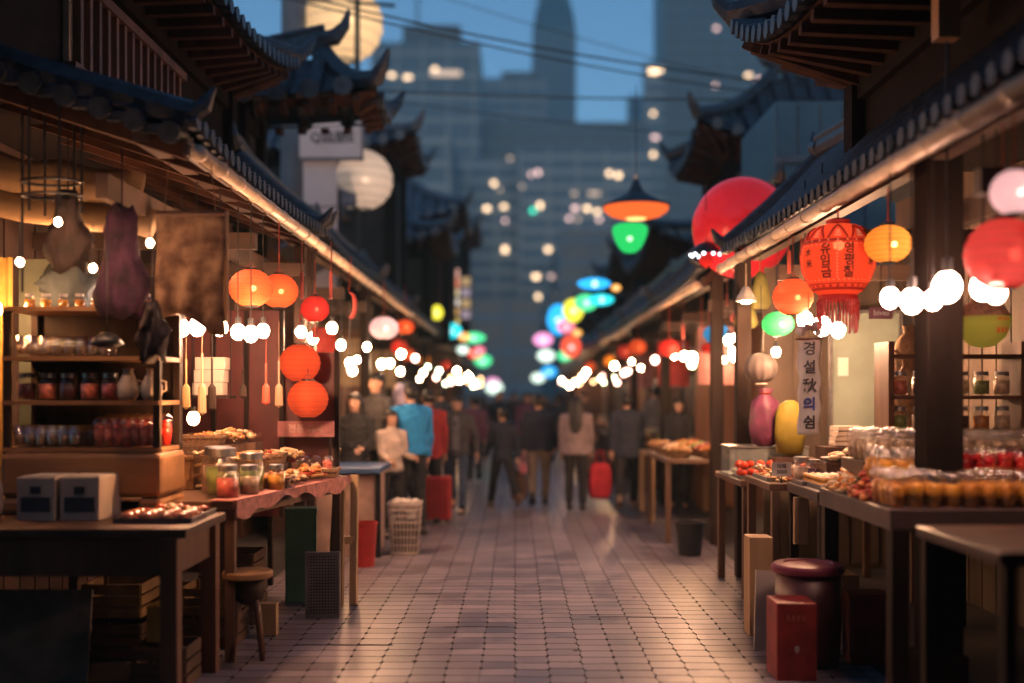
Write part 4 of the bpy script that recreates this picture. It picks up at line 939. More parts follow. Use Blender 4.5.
def suitcase(loc, label):
    t = thing('suitcase', label, 'suitcase', loc)
    q = B(); q.span((-.17,-.12,.04),(.17,.12,.60)); obj('body', q, M('case_red',(.38,.03,.03),.45,var=.2), t, bevel=.03)
    q = B(); q.tube([(-.08,0,.60),(-.08,0,.85),(.08,0,.85),(.08,0,.60)], .010, 6); obj('handle', q, DMET, t)
    q = B()
    for k in range(4): q.box((-.10+.065*k,-.123,.32),(.012,.008,.48))
    obj('ribs', q, M('case_dark',(.2,.015,.015),.5), t)
    for x in (-.12,.12): q = B(); q.tube([(x-.015,0,.025),(x+.015,0,.025)], .025, 10); obj('wheel', q, BLACK, t)
suitcase((-.98,14.0,0), 'red ribbed suitcase standing between the blue jacket and the man in jeans')
# red box, bin with lid, boards
t = thing('red_box', 'worn dark red box with a small emblem beside the lidded bin', 'box', (1.615,6.42,0))
q = B(); q.span((-.115,-.12,0),(.115,.14,.445)); obj('body', q, M('box_red',(.22,.022,.018),.5,var=.35,scale=7,bump=.2), t, bevel=.004)
q = B(); q.lathe([(.001,0),(.016,0)], n=12); 
em = B(); em.add([(-.014,-.1225,.18),(0,-.1225,.155),(.014,-.1225,.18),(.011,-.1225,.20),(-.011,-.1225,.20)], [(0,1,2,3,4)]); obj('emblem', em, M('emblem_grey',(.4,.33,.3),.5), t)
em = B()
for k in range(4): em.box((-.05+.03*k,-.122,.36),(.016,.003,.03))
obj('worn_print', em, M('print_rust',(.32,.07,.05),.6), t)
t = thing('lidded_bin', 'dark red barrel bin with a flat plum-coloured lid', 'bin', (1.79,6.72,0))
q = B(); q.lathe([(.175,0),(.19,.05),(.20,.30),(.195,.56)], n=28); obj('body', q, M('bin_maroon',(.07,.015,.018),.45,var=.3), t, smooth=True)
q = B(); q.lathe([(.215,.56),(.22,.575),(.22,.595),(.205,.61),(.15,.615),(.14,.605),(.001,.605)], n=32); obj('lid', q, M('lid_plum',(.17,.03,.05),.35), t, smooth=False)
q = B(); q.span((-.06,-.09,0),(.10,.10,.67)); tag(obj('wooden_box', q, M('pine_board',(.40,.25,.13),.55,var=.25,scale=5,stretch=(1,1,.12),bump=.2), loc=(1.65,7.55,0), bevel=.004), 'tall pale pine box standing upright behind the red box', 'box')
q = B(); q.bar((0,0,0),(.03,.08,.50),.14,.02); tag(obj('pale_board', q, CARD, loc=(1.60,7.05,.0)), 'pale board leaning between the pine box and the lidded bin', 'board')
q = B(); q.span((-.12,-.1,0),(.12,.1,.42)); q.span((-.125,-.105,.38),(.125,.105,.43)); tag(obj('crimson_crate', q, M('box_red'), loc=(2.16,6.75,0), bevel=.004), 'second dark red box in the shadow under the cup counter', 'box')
q = B(); q.span((-.05,-.02,0),(.05,.02,.32)); tag(obj('hanging_plank', q, M('pine_board'), loc=(1.95,7.50,.62), bevel=.004), 'short pale plank hanging under the counter edge', 'plank')
q = B(); q.span((-.2,-.15,0),(.2,.15,.30)); tag(obj('carton', q, M('dark_carton',(.20,.12,.07),.7), loc=(2.35,8.3,0), bevel=.004), 'brown carton on the ground under the price-card counter', 'box')
# under the left tables
q = B(); q.bar((0,0,0),(0,.08,.52),.58,.015,up=(0,1,0)); tag(obj('leaning_board', q, M('grey_poster',(.22,.19,.17),.7), loc=(-2.72,6.25,0)), 'grey board leaning in the dark under the near table', 'board')
CRM = [M('crate_brown',(.09,.045,.025),.6,var=.3,scale=8), M('crate_ochre',(.22,.125,.045),.6,var=.3,scale=8), M('crate_tan',(.12,.075,.045),.6,var=.3,scale=8)]
def crate(loc, d, mat, label, rz=0, group=None, slats=True):
    t = thing('crate', label, 'crate', loc, rz, group)
    w_, l_, h_ = d; q = B(); n = 3
    for k in range(n):
        z = h_*(k+.5)/n; hh = h_/n*.82
        for s_ in (-1,1): q.box((0,s_*l_/2,z),(w_,.012,hh)); q.box((s_*w_/2,0,z),(.012,l_-.013,hh))
    for sx in (-1,1):
        for sy in (-1,1): q.box((sx*(w_/2-.02),sy*(l_/2-.02),h_/2),(.02,.02,h_-.004))
    obj('slats', q, mat, t)
    q = B(); q.box((0,0,.01),(w_-.03,l_-.03,.012)); obj('bottom', q, mat, t)
    return t
crate((-2.0,7.3,0),(.36,.4,.20),CRM[0],'lower brown slatted crate stacked behind the round stool')
crate((-2.0,7.3,.21),(.34,.38,.18),CRM[1],'upper ochre slatted crate stacked behind the round stool')
crate((-2.05,8.0,0),(.40,.4,.28),CRM[2],'tan slatted crate under the middle of the snack counter')
crate((-2.05,8.0,.29),(.38,.4,.22),CRM[0],'brown slatted crate on the tan one under the snack counter')
crate((-1.98,6.25,0),(.3,.3,.24),CRM[0],'small brown crate beside the inner leg of the near table')
q = B(); q.span((-.05,-.12,0),(.05,.12,.20)); tag(obj('ochre_box', q, M('ochre_card',(.34,.20,.04),.6), loc=(-2.02,6.3,.25)), 'small ochre box on the crate under the near table', 'box')
# ---------------------------------------------------------------- goods: prototypes
FR = {'orange':M('orange_dessert',(.85,.33,.05),.25,var=.3,scale=30,rnd=.15), 'berry':M('red_berries',(.62,.015,.02),.15,var=.4,scale=20,rnd=.1), 'pink':M('pink_dessert',(.68,.16,.13),.35,var=.4,scale=30,rnd=.2),
      'cream':M('cream_dessert',(.70,.50,.32),.4,var=.3,scale=30,rnd=.15), 'green':M('green_dessert',(.28,.36,.10),.4,var=.3,scale=30,rnd=.15), 'dark':M('dark_jam',(.10,.02,.03),.3,var=.4,scale=20,rnd=.2), 'tomato':M('tomato_red',(.68,.06,.02),.22,var=.15)}
def cup(kind, r=.038, h=.118, lumps=False):
    t = thing('dessert_cup', 'small dessert cup of '+kind, 'cup')
    q = B(); q.lathe([(r*.72,0),(r*.74,.004),(r,h),(r*1.06,h+.003),(r*1.06,h+.008)], n=16, wob=1); obj('cup_wall', q, GLASS, t, smooth=True)
    q = B(); q.lathe([(.001,.004),(r*.68,.005),(r*.90,h*.75),(r*.6,h*.86),(.001,h*.9)], n=12)
    if lumps:
        r_ = random.Random(1)
        for k in range(7): q.ball((r_.uniform(-1,1)*r*.5, r_.uniform(-1,1)*r*.5, h*.88+r_.uniform(0,.012)), r*.50, n=8, m=6)
    obj('filling', q, FR[kind], t, smooth=True)
    q = B(); q.lathe([(r*1.06,h+.006),(r*1.0,h+.02),(r*.8,h+.034),(r*.4,h+.043),(.001,h+.045)], n=14, wob=1); obj('lid', q, clear('clear_lid', rough=.03, fac=.13), t, smooth=True)
    return t
CUPS = {k: Once(cup(k, lumps=k in ('berry','pink'))) for k in ('orange','berry','pink','cream')}
def rows(kind, x0, y0, nx, ny, z, label, dx=.082, dy=.085, jit=.004, skew=0, scale=1):
    r_ = random.Random(int(x0*100+y0*10))
    for i in range(nx):
        for j in range(ny):
            if r_.random() < .04: continue
            CUPS[kind]((x0+i*dx+r_.uniform(-jit,jit), y0+j*dy+i*skew+r_.uniform(-jit,jit), z), r_.uniform(0,6), label, group=label[:60], scale=scale*r_.uniform(.95,1.06))
def riser(label, a, b_, mat=TOPW):
    q = B(); q.span((-(b_[0]-a[0])/2,-(b_[1]-a[1])/2,0),((b_[0]-a[0])/2,(b_[1]-a[1])/2,b_[2]-a[2])); return tag(obj('display_riser', q, mat, loc=((a[0]+b_[0])/2,(a[1]+b_[1])/2,a[2]), bevel=.005), label, 'riser')
# near right: three stepped tiers
riser('middle wooden display step on the cup counter', (2.02,6.10,1.05), (3.4,6.46,1.15)); riser('rear wooden display step on the cup counter', (2.05,6.47,1.05), (3.4,6.92,1.25))
riser('tall display step carrying the topmost red berry cups', (2.93,6.08,1.152), (3.45,6.44,1.30))
rows('orange', 2.0,5.75, 15,4, 1.05, 'amber dessert cup in the front rows of the nearest counter', dx=.096, dy=.092, scale=1.2)
rows('orange', 2.07,6.16, 5,3, 1.15, 'amber dessert cup on the middle display step', dx=.096, dy=.1, scale=1.2)
rows('berry', 2.55,6.13, 9,3, 1.15, 'red berry cup on the middle display step', dx=.09, dy=.1, scale=1.2)
rows('berry', 2.98,6.12, 5,3, 1.30, 'red berry cup on the tall display step', dx=.092, dy=.1, scale=1.2)
rows('cream', 2.1,6.53, 13,4, 1.25, 'cream dessert cup on the rear display step', dx=.096, dy=.095, scale=1.15)
# skewers: amber rods lying in a tray
def tray(label, loc, w_, l_, mat=METAL, h_=.03, rz=0):
    t = thing('tray', label, 'tray', loc, rz)
    q = B(); q.box((0,0,.004),(w_,l_,.006)); 
    for s_ in (-1,1): q.box((0,s_*l_/2,h_/2),(w_,.008,h_)); q.box((s_*w_/2,0,h_/2),(.008,l_-.01,h_))
    obj('pan', q, mat, t); return t
def pieces(q, r_, n, w_, l_, h_, s_, mats, dome=True, kind='blob'):
    for k in range(n):
        x, y = r_.uniform(-.5,.5), r_.uniform(-.5,.5); z = h_*(1-(2*x)**2)*(1-(2*y)**2) if dome else 0
        q.mi = r_.randrange(mats); rr = s_*r_.uniform(.7,1.25)
        if kind == 'blob': q.ball((x*w_, y*l_, rr*.6+z*r_.uniform(.5,1)), rr, sx=r_.uniform(.8,1.4), sy=r_.uniform(.8,1.4), sz=r_.uniform(.5,.9), n=8, m=5)
        else:
            a = r_.uniform(0,PI); c = Vector((x*w_, y*l_, rr+z*r_.uniform(.5,1))); d = Vector((math.cos(a), math.sin(a), r_.uniform(-.2,.3)))*rr*2.4
            q.tube([c-d, c, c+d], [rr*.5,rr*.6,rr*.5], 6)
    q.mi = 0
SN = [M('snack_tan',(.50,.27,.10),.45,var=.4,scale=30,bump=.3), M('snack_orange',(.62,.22,.05),.4,var=.4,scale=30,bump=.3), M('snack_cream',(.70,.52,.32),.5,var=.3,scale=30,bump=.3), M('snack_red',(.48,.07,.03),.35,var=.4,scale=30), M('snack_brown',(.22,.09,.04),.5,var=.4,scale=30,bump=.3), M('snack_green',(.30,.33,.10),.5,var=.3,scale=30)]
def pile(label, loc, w_, l_, h_, s_, n, pal, kind='blob', seed=1, dome=True):
    r_ = random.Random(seed); q = B(); pieces(q, r_, n, w_, l_, h_, s_, len(pal), dome, kind)
    o = obj('snack_pile', q, [SN[i] for i in pal], smooth=True, loc=loc); tag(o, label, 'food', kind='stuff'); return o
def jar(kind, r=.055, h=.14, lid=METAL):
    t = thing('glass_jar', 'glass jar with '+kind+' contents', 'jar')
    q = B(); q.lathe([(r*.9,0),(r,.01),(r,h*.8),(r*.78,h*.9),(r*.78,h)], n=18, wob=1); obj('glass', q, GLASS, t, smooth=True)
    q = B(); q.lathe([(.001,.006),(r*.9,.01),(r*.92,h*.7),(.001,h*.74)], n=14); obj('contents', q, FR[kind], t, smooth=True)
    q = B(); q.lathe([(r*.82,h-.005),(r*.84,h-.005),(r*.84,h+.02),(r*.78,h+.024),(.001,h+.024)], n=18); obj('lid', q, lid, t)
    return t
JARS = {k: Once(jar(k)) for k in ('green','cream','pink','dark','orange')}
# second right counter: skewers and bowls
def skewer_tray(label, loc, w_, l_, n, mat, seed=1, lay=2):
    t = tray(label+' tray', loc, w_, l_, M('tray_dark',(.12,.10,.10),.4)); t['label'] = label+', on a dark tray'
    r_ = random.Random(seed)
    for L_ in range(lay):
        for k in range(n):
            x = -w_/2+.03+(w_-.06)*k/(n-1); y0_ = -l_/2+.03; q = B(); z = .03+L_*.034
            nb_ = int((l_-.06)/.036)
            for j in range(nb_): q.ball((x+r_.uniform(-.003,.003), y0_+j*.036, z), .0185, sz=.9, n=8, m=6)
            q.tube([(x,y0_-.05,z),(x,y0_+nb_*.036+.03,z)], .0025, 5)
            s = obj('skewer', q, mat, loc=Vector(loc), smooth=True); tag(s, 'glazed skewer lying among its neighbours in the '+label, 'skewer', 'skewers of the '+label)
SKA = M('glazed_amber',(.80,.36,.07),.18,var=.35,scale=30,coat=.6); SKR = M('glazed_red',(.55,.04,.02),.15,var=.3,scale=30,coat=.6); SKC = M('glazed_cream',(.75,.55,.33),.3,var=.3,scale=30)
skewer_tray('amber skewer stack next to the glass cups', (2.20,7.40,1.02), .44,.62, 9, SKA, 1)
skewer_tray('cream skewer stack by the dark box', (2.75,7.40,1.02), .5,.62, 9, SKC, 2)
pile('heap of reddish berries in front of the basket of biscuits', (2.24,7.05,1.02), .22,.10,.05,.018,40,(3,3,1),seed=3)
# red glazed heap
q = B(); r_ = random.Random(9)
for k in range(12): q.ball((r_.uniform(-.05,.05), r_.uniform(-.05,.05), .02+r_.uniform(0,.07)), .024, n=10, m=7)
tag(obj('glazed_fruit_heap', q, SKR, loc=(2.14,6.98,1.05), smooth=True), 'small dark red heap of glazed fruit at the end of the cup rows', 'food')
# dark box with a plate of biscuits
q = B(); q.span((-.20,-.14,0),(.20,.14,.15)); q.span((-.205,-.145,.13),(.205,.145,.155)); tag(obj('dark_box', q, M('box_dark_brown',(.07,.035,.025),.5,var=.3), loc=(2.42,7.98,1.0), bevel=.004), 'dark brown wooden box under the plate of biscuits', 'box')
def plate(label, loc, r=.17, mat=METAL):
    q = B(); q.lathe([(.001,0),(r*.6,0),(r*.95,.02),(r,.026),(r*.94,.026),(r*.6,.008),(.001,.008)], n=32); return tag(obj('plate', q, mat, loc=loc, smooth=True), label, 'plate')
plate('round metal plate of biscuits on the dark box', (2.42,7.98,1.156), .20); pile('mound of pale biscuits on the round metal plate', (2.42,7.98,1.165), .30,.26,.05,.028,45,(2,0,2),seed=4)
# basket and stacked boxes behind
WICK = M('wicker', (.20,.11,.055), .7, var=.5, scale=60, bump=.6)
def wbasket(label, loc, w_, l_, h_, rz=0):
    t = thing('wicker_basket', label, 'basket', loc, rz); q = B()
    for k in range(6):
        z = h_*(k+.5)/6; f = .88+.12*z/h_
        for s_ in (-1,1): q.box((0,s_*l_/2*f,z),(w_*f+.01,.012,h_/6*.8)); q.box((s_*w_/2*f,0,z),(.012,l_*f,h_/6*.8))
    q.box((0,0,.006),(w_*.86,l_*.86,.01)); obj('body', q, WICK, t)
    q = B(); 
    for s_ in (-1,1): q.bar((-w_/2,s_*l_/2,h_),(w_/2,s_*l_/2,h_),.022); q.bar((s_*w_/2,-l_/2,h_+.001),(s_*w_/2,l_/2,h_+.001),.022)
    obj('rim', q, WICK, t); return t
wbasket('dark wicker basket beside the plate of biscuits', (2.72,8.4,1.0), .34,.26,.20); pile('biscuits filling the dark wicker basket', (2.72,8.4,1.14), .28,.2,.05,.03,30,(0,4),seed=5)
for k in range(4):
    q = B(); q.box((0,0,.02),(.20,.16,.036)); tag(obj('flat_box', q, CARD, loc=(2.62+.004*k,8.75,1.0+.23+.04*k), rz=.05*k, bevel=.003), f'flat pale box, {["lowest","second","third","topmost"][k]} of the stack behind the wicker basket', 'box')
q = B(); q.span((-.2,-.14,0),(.2,.14,.225)); tag(obj('support_box', q, M('box_dark_brown'), loc=(2.63,8.76,1.0)), 'dark box carrying the stack of flat pale boxes', 'box')
# price card
t = thing('price_card', 'small white price card standing at the counter edge', 'sign', (1.92,7.92,1.0), rz=-.15)
q = B(); q.box((0,0,.10),(.14,.006,.10)); obj('card', q, M('white_card',(.75,.70,.64),.6,var=.05), t); q = B(); q.tube([(0,0.005,0),(0,.005,.06)],.004,6); obj('stand', q, DMET, t)
writing('lettering', '어묵\n3000', .038, M('sign_ink'), t, (0,-.005,.10))
for k,(x,y) in enumerate(((2.62,7.30),(2.74,7.28))):
    t = thing('price_card', ('near','far')[k]+' one of two small cards above the cream skewers', 'sign', (x,y,1.13), rz=-.2); q = B(); q.box((0,0,.04),(.08,.005,.08)); obj('card', q, M('white_card'), t); writing('lettering', ('떡','강정')[k], .035, M('sign_ink'), t, (0,-.004,.04)); q = B(); q.tube([(0,.004,-.1),(0,.004,.01)],.003,6); obj('stand', q, DMET, t)
# third counter trays
tray('steel tray of mixed nuts behind the price card', (2.02,8.3,1.0), .34,.5); pile('mixed nuts in the steel tray behind the price card', (2.02,8.3,1.012), .30,.46,.04,.017,120,(0,1,2,4),seed=6)
tray('steel tray of crisps next to the counter edge', (2.05,7.6,1.02), .20,.30, M('tray_dark')); 
for k in range(7):
    t = thing('snack_tub', f'clear tub of snacks standing among the tubs on the price-card counter', 'tub', (1.92+.115*(k%4), 8.62-.13*(k//4), 1.0), group='clear snack tubs')
    q = B(); q.lathe([(.04,0),(.05,.09),(.054,.093)], n=14, wob=1); obj('tub_wall', q, GLASS, t, smooth=True); r_ = random.Random(k); q = B(); pieces(q, r_, 16, .07,.07,.03,.014,1); o = obj('contents', q, SN[k % 4], t, smooth=True); o.location.z = .05
# fourth counter: tomatoes, tray stacks, glass case, toy
tray('tray of tomatoes in front of the pink bundle', (2.03,9.05,.95), .42,.3)
r_ = random.Random(8)
for k in range(16):
    q = B() ; 
    if k == 0:
        tom = thing('tomato', 'ripe tomato in the tray below the pink bundle', 'tomato', group='tomatoes in the tray'); q.ball((0,0,.036), .038, sz=.88, n=14, m=9); obj('fruit', q, FR['tomato'], tom, smooth=True); q = B(); q.lathe([(.012,.068),(.003,.073),(.002,.078)], n=6); obj('stalk', q, M('stalk_green',(.06,.12,.03),.6), tom); TOM = Once(tom)
    TOM((1.86+.085*(k % 5)+r_.uniform(-.006,.006), 8.96+.08*((k//5) % 3)+r_.uniform(-.005,.005), .965+(.06 if k > 9 else 0)), r_.uniform(0,6), 'ripe tomato in the tray below the pink bundle')
t = thing('display_case', 'low glass case with white lids of food under the pink bundle', 'display case', (2.15,9.5,.95))
q = B(); 
for s_ in (-1,1): q.box((0,s_*.20,.12),(.66,.006,.22)); q.box((s_*.33,0,.12),(.006,.40,.22))
obj('glass', q, GLASSD, t); q = B(); q.span((-.34,-.21,.235),(.34,.21,.25)); q.span((-.34,-.21,0),(.34,.21,.012)); obj('frame', q, METAL, t)
for k in range(4): plate(('first','second','third','fourth')[k]+' plate from the street inside the low glass case', (1.91+.155*k, 9.42, .965), .072, M('white_enamel')); pile(('first','second','third','fourth')[k]+' helping of food from the street inside the glass case', (1.91+.155*k, 9.42, .985), .10,.10,.03,.014,18,((2,0),(1,0),(2,5),(3,1))[k],seed=20+k)
# globe lantern, bundle and yellow bag
t = thing('melon_lantern', 'unlit grey ribbed globe lantern hanging above the pink cloth bundle', 'lantern', P(761,368,9.3))
q = B(); vs = []
for i in range(13):
    a_ = PI*(.06+.88*i/12)
    for k in range(48): f = 1+.045*math.cos(12*2*PI*k/48); r = .138*math.sin(a_)*f; vs.append((r*math.cos(2*PI*k/48), r*math.sin(2*PI*k/48), -.132*math.cos(a_)))
q.add(vs, [(i*48+k, i*48+(k+1) % 48, (i+1)*48+(k+1) % 48, (i+1)*48+k) for i in range(12) for k in range(48)])
obj('shade', q, M('grey_silk',(.28,.23,.21),.35,var=.2,scale=10,translucent=.4), t, smooth=True)
q = B(); q.tube([(0,0,.13),(0,0,.7)], .004, 5); obj('cord', q, CORDM, t); q = B(); q.lathe([(.05,-.125),(.055,-.14),(.02,-.16)], n=16); obj('rim', q, CARD, t)
t = thing('cloth_bundle', 'creased pink cloth bundle under the grey globe lantern', 'bundle', P(765,440,9.35)); t.location.z = 1.2
r_ = random.Random(14); rs = []
for z, f in ((0,.45),(.02,.8),(.10,1.0),(.2,1.04),(.3,.95),(.38,.85),(.42,.5),(.45,.35),(.49,.6)):
    rs.append([Vector((.125*f*math.cos(a_)*(1+.07*math.sin(6*a_+z*8)), .09*f*math.sin(a_)*(1+.08*math.sin(5*a_+z*11)), z)) for a_ in [2*PI*k/40 for k in range(40)]])
q = B(); q.rings(rs); obj('cloth', q, M('pink_silk',(.15,.035,.08),.45,var=.4,scale=9,bump=.6,bscale=22), t, smooth=True)
q = B(); q.lathe([(.045,.44),(.052,.45),(.045,.46)], n=16, wob=1); obj('tie', q, CORDR, t)
q = B(); q.lathe([(.02,0),(.11,.03),(.13,.2),(.12,.38),(.08,.44),(.03,.47)], n=22, sy=.6); tag(obj('yellow_bag', q, M('yellow_cloth',(.22,.17,.015),.7,var=.2,bump=.4,bscale=20), loc=(2.30,9.2,1.12), smooth=True), 'bright yellow cloth bag between the pink bundle and the white banner', 'bag')
q = B(); q.box((0,0,.08),(.34,.30,.16)); tag(obj('low_crate', q, M('box_dark_brown'), loc=(2.31,9.15,.955)), 'low box under the yellow cloth bag', 'box')
# white banner
t = thing('cloth_banner', 'narrow white banner with black and blue characters beside the yellow bag', 'banner', P(809,385,7.3))
BAN = M('banner_cloth',(.66,.62,.58),.75,var=.12,scale=8)
def bfn(u, v): return Vector(((u-.5)*.145+.006*math.sin(v*19), .010*math.sin(u*6+v*8), .30-v*.63))
q = B(); q.grid(bfn, 8, 24); obj('cloth', q, BAN, t, smooth=True, solid=.003)
q = B(); q.tube([(-.09,0,.305),(.09,0,.305)], .007, 8); q.tube([(0,0,.31),(0,.02,.62)], .003, 5); obj('rod', q, WOOD, t)
for k, (ch, m_) in enumerate((('경',M('sign_ink')),('설',M('sign_ink')),('秋',M('sign_ink')),('의',M('ink_blue',(.03,.06,.35),.6)),('쉼',M('sign_ink')))): writing('character', ch, .095, m_, t, (0,-.018,.235-k*.122))
q = B(); q.tube([(-.06,0,.33),(-.02,-.02,.39),(.05,0,.37),(.07,0,.33)], .022, 6); q.ball((-.06,-.01,.36), .035, n=8, m=6); q.ball((.045,-.01,.39), .035, n=8, m=6); obj('ruffle', q, BAN, t)
# small pinkish lettered sign by the bulbs
t = thing('small_sign', 'little dusky pink lettered sign under the white bulbs', 'sign', P(881,313,7.0))
q = B(); q.box((0,0,0),(.15,.012,.075)); obj('board', q, M('dusky_pink',(.30,.13,.17),.6), t); writing('lettering', 'bives', .05, M('white_card'), t, (0,-.008,0)); q = B(); q.tube([(0,0,.037),(0,0,.5)], .003, 4); obj('cord', q, CORDM, t)
# grey-green board at the back, burlap sack
t = thing('green_board', 'pale grey-green board with a small paper notice behind the biscuits', 'board', P(865,378,9.8))
q = B(); q.box((0,0,0),(.60,.03,1.16)); obj('panel', q, M('sage_board',(.27,.33,.27),.55,var=.15,scale=3), t); q = B()
for s_ in (-1,1): q.box((s_*.31,-.01,0),(.03,.05,1.2)); q.box((0,-.01,s_*.59),(.60,.05,.03))
obj('frame', q, METAL, t); q = B(); q.box((-.20,-.018,.10),(.09,.004,.16)); obj('notice', q, M('white_card'), t)
BUR = M('burlap', (.36,.24,.13), .9, var=.35, scale=20, bump=.6, bscale=150)
q = B(); q.lathe([(.05,-.42),(.13,-.38),(.15,-.1),(.13,.2),(.09,.36),(.04,.40),(.05,.46)], n=22, sy=.6); tag(obj('burlap_sack', q, BUR, loc=P(909,388,8.1), smooth=True), 'tall tan burlap sack with rope hanging beside the thick post', 'sack')
q = B(); q.tube([P(895+10*math.sin(k*.9),350+k*8,7.9) for k in range(9)], .012, 6); tag(obj('bead_string', q, M('bead_brown',(.28,.16,.09),.5)), 'dangling string of brown beads across the burlap sack', 'ornament')
# shelf with jars behind the post
def shelf_unit(label, loc, w_, d_, levels, h_, mat=WOOD):
    t = thing('shelf_unit', label, 'shelf', loc)
    for z in levels: q = B(); q.box((0,0,z),(w_,d_,.025)); obj('shelf_board', q, mat, t)
    for s_ in (-1,1): q = B(); q.box((s_*w_/2,0,h_/2),(.04,d_,h_)); obj('upright', q, mat, t)
    return t
shelf_unit('wooden shelf with glass jars behind the thick dark post', (3.0,7.6,1.0), .9,.3,(.38,.62,.9), 1.0)
r_ = random.Random(12)
for lv, z in enumerate((1.395,1.635)):
    for k in range(6): JARS[('green','cream','pink','dark','orange','cream')[(k+lv*2) % 6]]((2.64+.14*k, 7.55, z), 0, f'glass jar on the {("lower","upper")[lv]} board of the shelf behind the thick post', scale=1.0, group=f'jars on the {("lower","upper")[lv]} shelf board behind the post')

# more small stock among the trays of the second and third counters
for k, (x, y, z, kd, sc_) in enumerate(((2.52,7.15,1.02,'orange',1.1),(2.60,7.22,1.02,'cream',1.0),(2.50,7.30,1.02,'pink',1.0),(2.02,7.76,1.02,'cream',1.1),(2.1,7.74,1.02,'dark',1.0),(2.9,7.8,1.02,'green',1.5),(3.02,7.78,1.02,'orange',1.5),(3.1,7.86,1.0,'cream',1.4),(2.75,8.0,1.0,'pink',1.3),(2.87,8.02,1.0,'cream',1.4))):
    JARS[kd]((x,y,z), 0, f'{kd} filled jar, {("first","second","third","fourth","fifth","sixth","seventh","eighth","ninth","tenth")[k]} among the skewer trays and the biscuit plate', scale=sc_)
for k in range(6):
    pile(f'{("first","second","third","fourth","fifth","sixth")[k]} small heap of sweets from the street on the price-card counter', (1.93+.14*k, 8.05, 1.0), .11,.12,.045,.014,26,((0,2),(3,1),(2,0),(1,3),(5,2),(4,0))[k],seed=70+k, kind='stick' if k % 2 else 'blob')
for k in range(5):
    q = B(); q.lathe([(.05,0),(.075,.05),(.078,.05),(.055,.006)], n=18); tag(obj('bowl', q, METAL, loc=(2.12+.17*k, 7.12, 1.02), smooth=True), f'{("first","second","third","fourth","fifth")[k]} steel bowl from the street right behind the cup rows', 'bowl')
    pile(f'sweets heaped in the {("first","second","third","fourth","fifth")[k]} steel bowl behind the cup rows', (2.12+.17*k, 7.12, 1.05), .10,.10,.05,.016,24,((3,1),(0,2),(1,0),(3,4),(2,5))[k],seed=90+k)

for k, (x, y, w_, l_, pal_, kd, lab) in enumerate(((2.00,6.28,.13,.36,(3,3,1),'blob','heap of red candied fruit at the street end of the middle display step'),(2.00,6.66,.13,.34,(1,0,2),'stick','heap of amber fried sticks at the street end of the rear display step'),(2.16,6.98,.30,.08,(2,1,3),'blob','low row of mixed sweets behind the rear display step'))):
    pile(lab, (x,y,1.05), w_,l_,.10,.019,90,pal_,seed=110+k,kind=kd)
for k in range(6):
    pile(f'{("first","second","third","fourth","fifth","sixth")[k]} mound from the street of glossy fruit between the cups of the middle step', (2.1+.2*k,6.42,1.15), .16,.10,.10,.02,34,((3,3,1),(1,2,0),(3,1,3),(2,0,1),(3,3,3),(1,3,0))[k],seed=130+k)
# ---------------------------------------------------------------- left stall contents
CABW = M('cabinet_wood', (.30,.15,.065), .45, var=.3, scale=5, stretch=(.2,1,1), bump=.2)
t = thing('shelf_cabinet', 'open wooden shelf cabinet of glasses standing on a low drawer chest', 'cabinet', (-2.50,6.62,.94))
# chest below, rounded at its street end
q = B(); q.span((-.50,-.22,.10),(.44,.26,.36)); q.span((.30,-.22,.0),(.44,.26,.10)); q.span((-.50,-.22,0),(-.36,.26,.10)); obj('chest', q, CABW, t, bevel=.03)
for x in (-.48,.40):
    for y in (-.16,.22): q = B(); q.box((x,y,.78),(.04,.04,.86)); obj('upright', q, DWOOD, t)
for z in (.365,.64,.90,1.19): q = B(); q.span((-.5,-.19,z),(.42,.24,z+.025)); obj('shelf_board', q, CABW, t)
q = B(); q.span((-.5,.245,.36),(.42,.26,1.2)); obj('back', q, DWOOD, t)
GL = Once(None) if False else None
def tumbler():
    t = thing('glass_tumbler', 'clear glass tumbler on the cabinet shelf', 'glass'); q = B(); q.lathe([(.001,.002),(.022,.002),(.024,.01),(.03,.10),(.027,.10),(.021,.012),(.001,.012)], n=14); obj('glass', q, clear('tumbler_glass', (.95,.93,.92), .04, .2), t, smooth=True)
    q = B(); q.lathe([(.001,.013),(.021,.014),(.024,.055),(.001,.056)], n=12); obj('drink', q, FR['cream'], t, smooth=True); return t
TU = Once(tumbler()); cx0, cy0, cz0 = -2.50, 6.62, .94
for j in range(3):
    for k in range(7 if j else 6): TU((cx0-.43+.066*k, cy0-.12+.1*j, cz0+.391), 0, 'clear tumbler among the rows on the lowest cabinet shelf', group='tumblers on the lowest cabinet shelf', scale=1.25)
for j in range(2):
    for k in range(8): TU((cx0-.42+.07*k, cy0-.10+.12*j, cz0+.926), 0, 'clear tumbler among the rows on the upper cabinet shelf', group='tumblers on the upper cabinet shelf', scale=1.2)
for k in range(7): CUPS['pink']((cx0+.04+.055*k, cy0-.10, cz0+.391), k, 'glass of pink fruit at the street end of the lowest cabinet shelf', group='pink fruit glasses on the cabinet', scale=1.1); CUPS['berry']((cx0+.06+.055*k, cy0+.02, cz0+.391), k, 'glass of red fruit behind the pink ones on the cabinet', group='red fruit glasses on the cabinet', scale=1.2)
for k in range(5): JARS[('dark','pink','dark','pink','pink')[k]]((cx0-.42+.125*k, cy0-.04, cz0+.666), 0, f'dark fruit jar, {("first","second","third","fourth","fifth")[k]} from the wall end of the middle cabinet shelf')
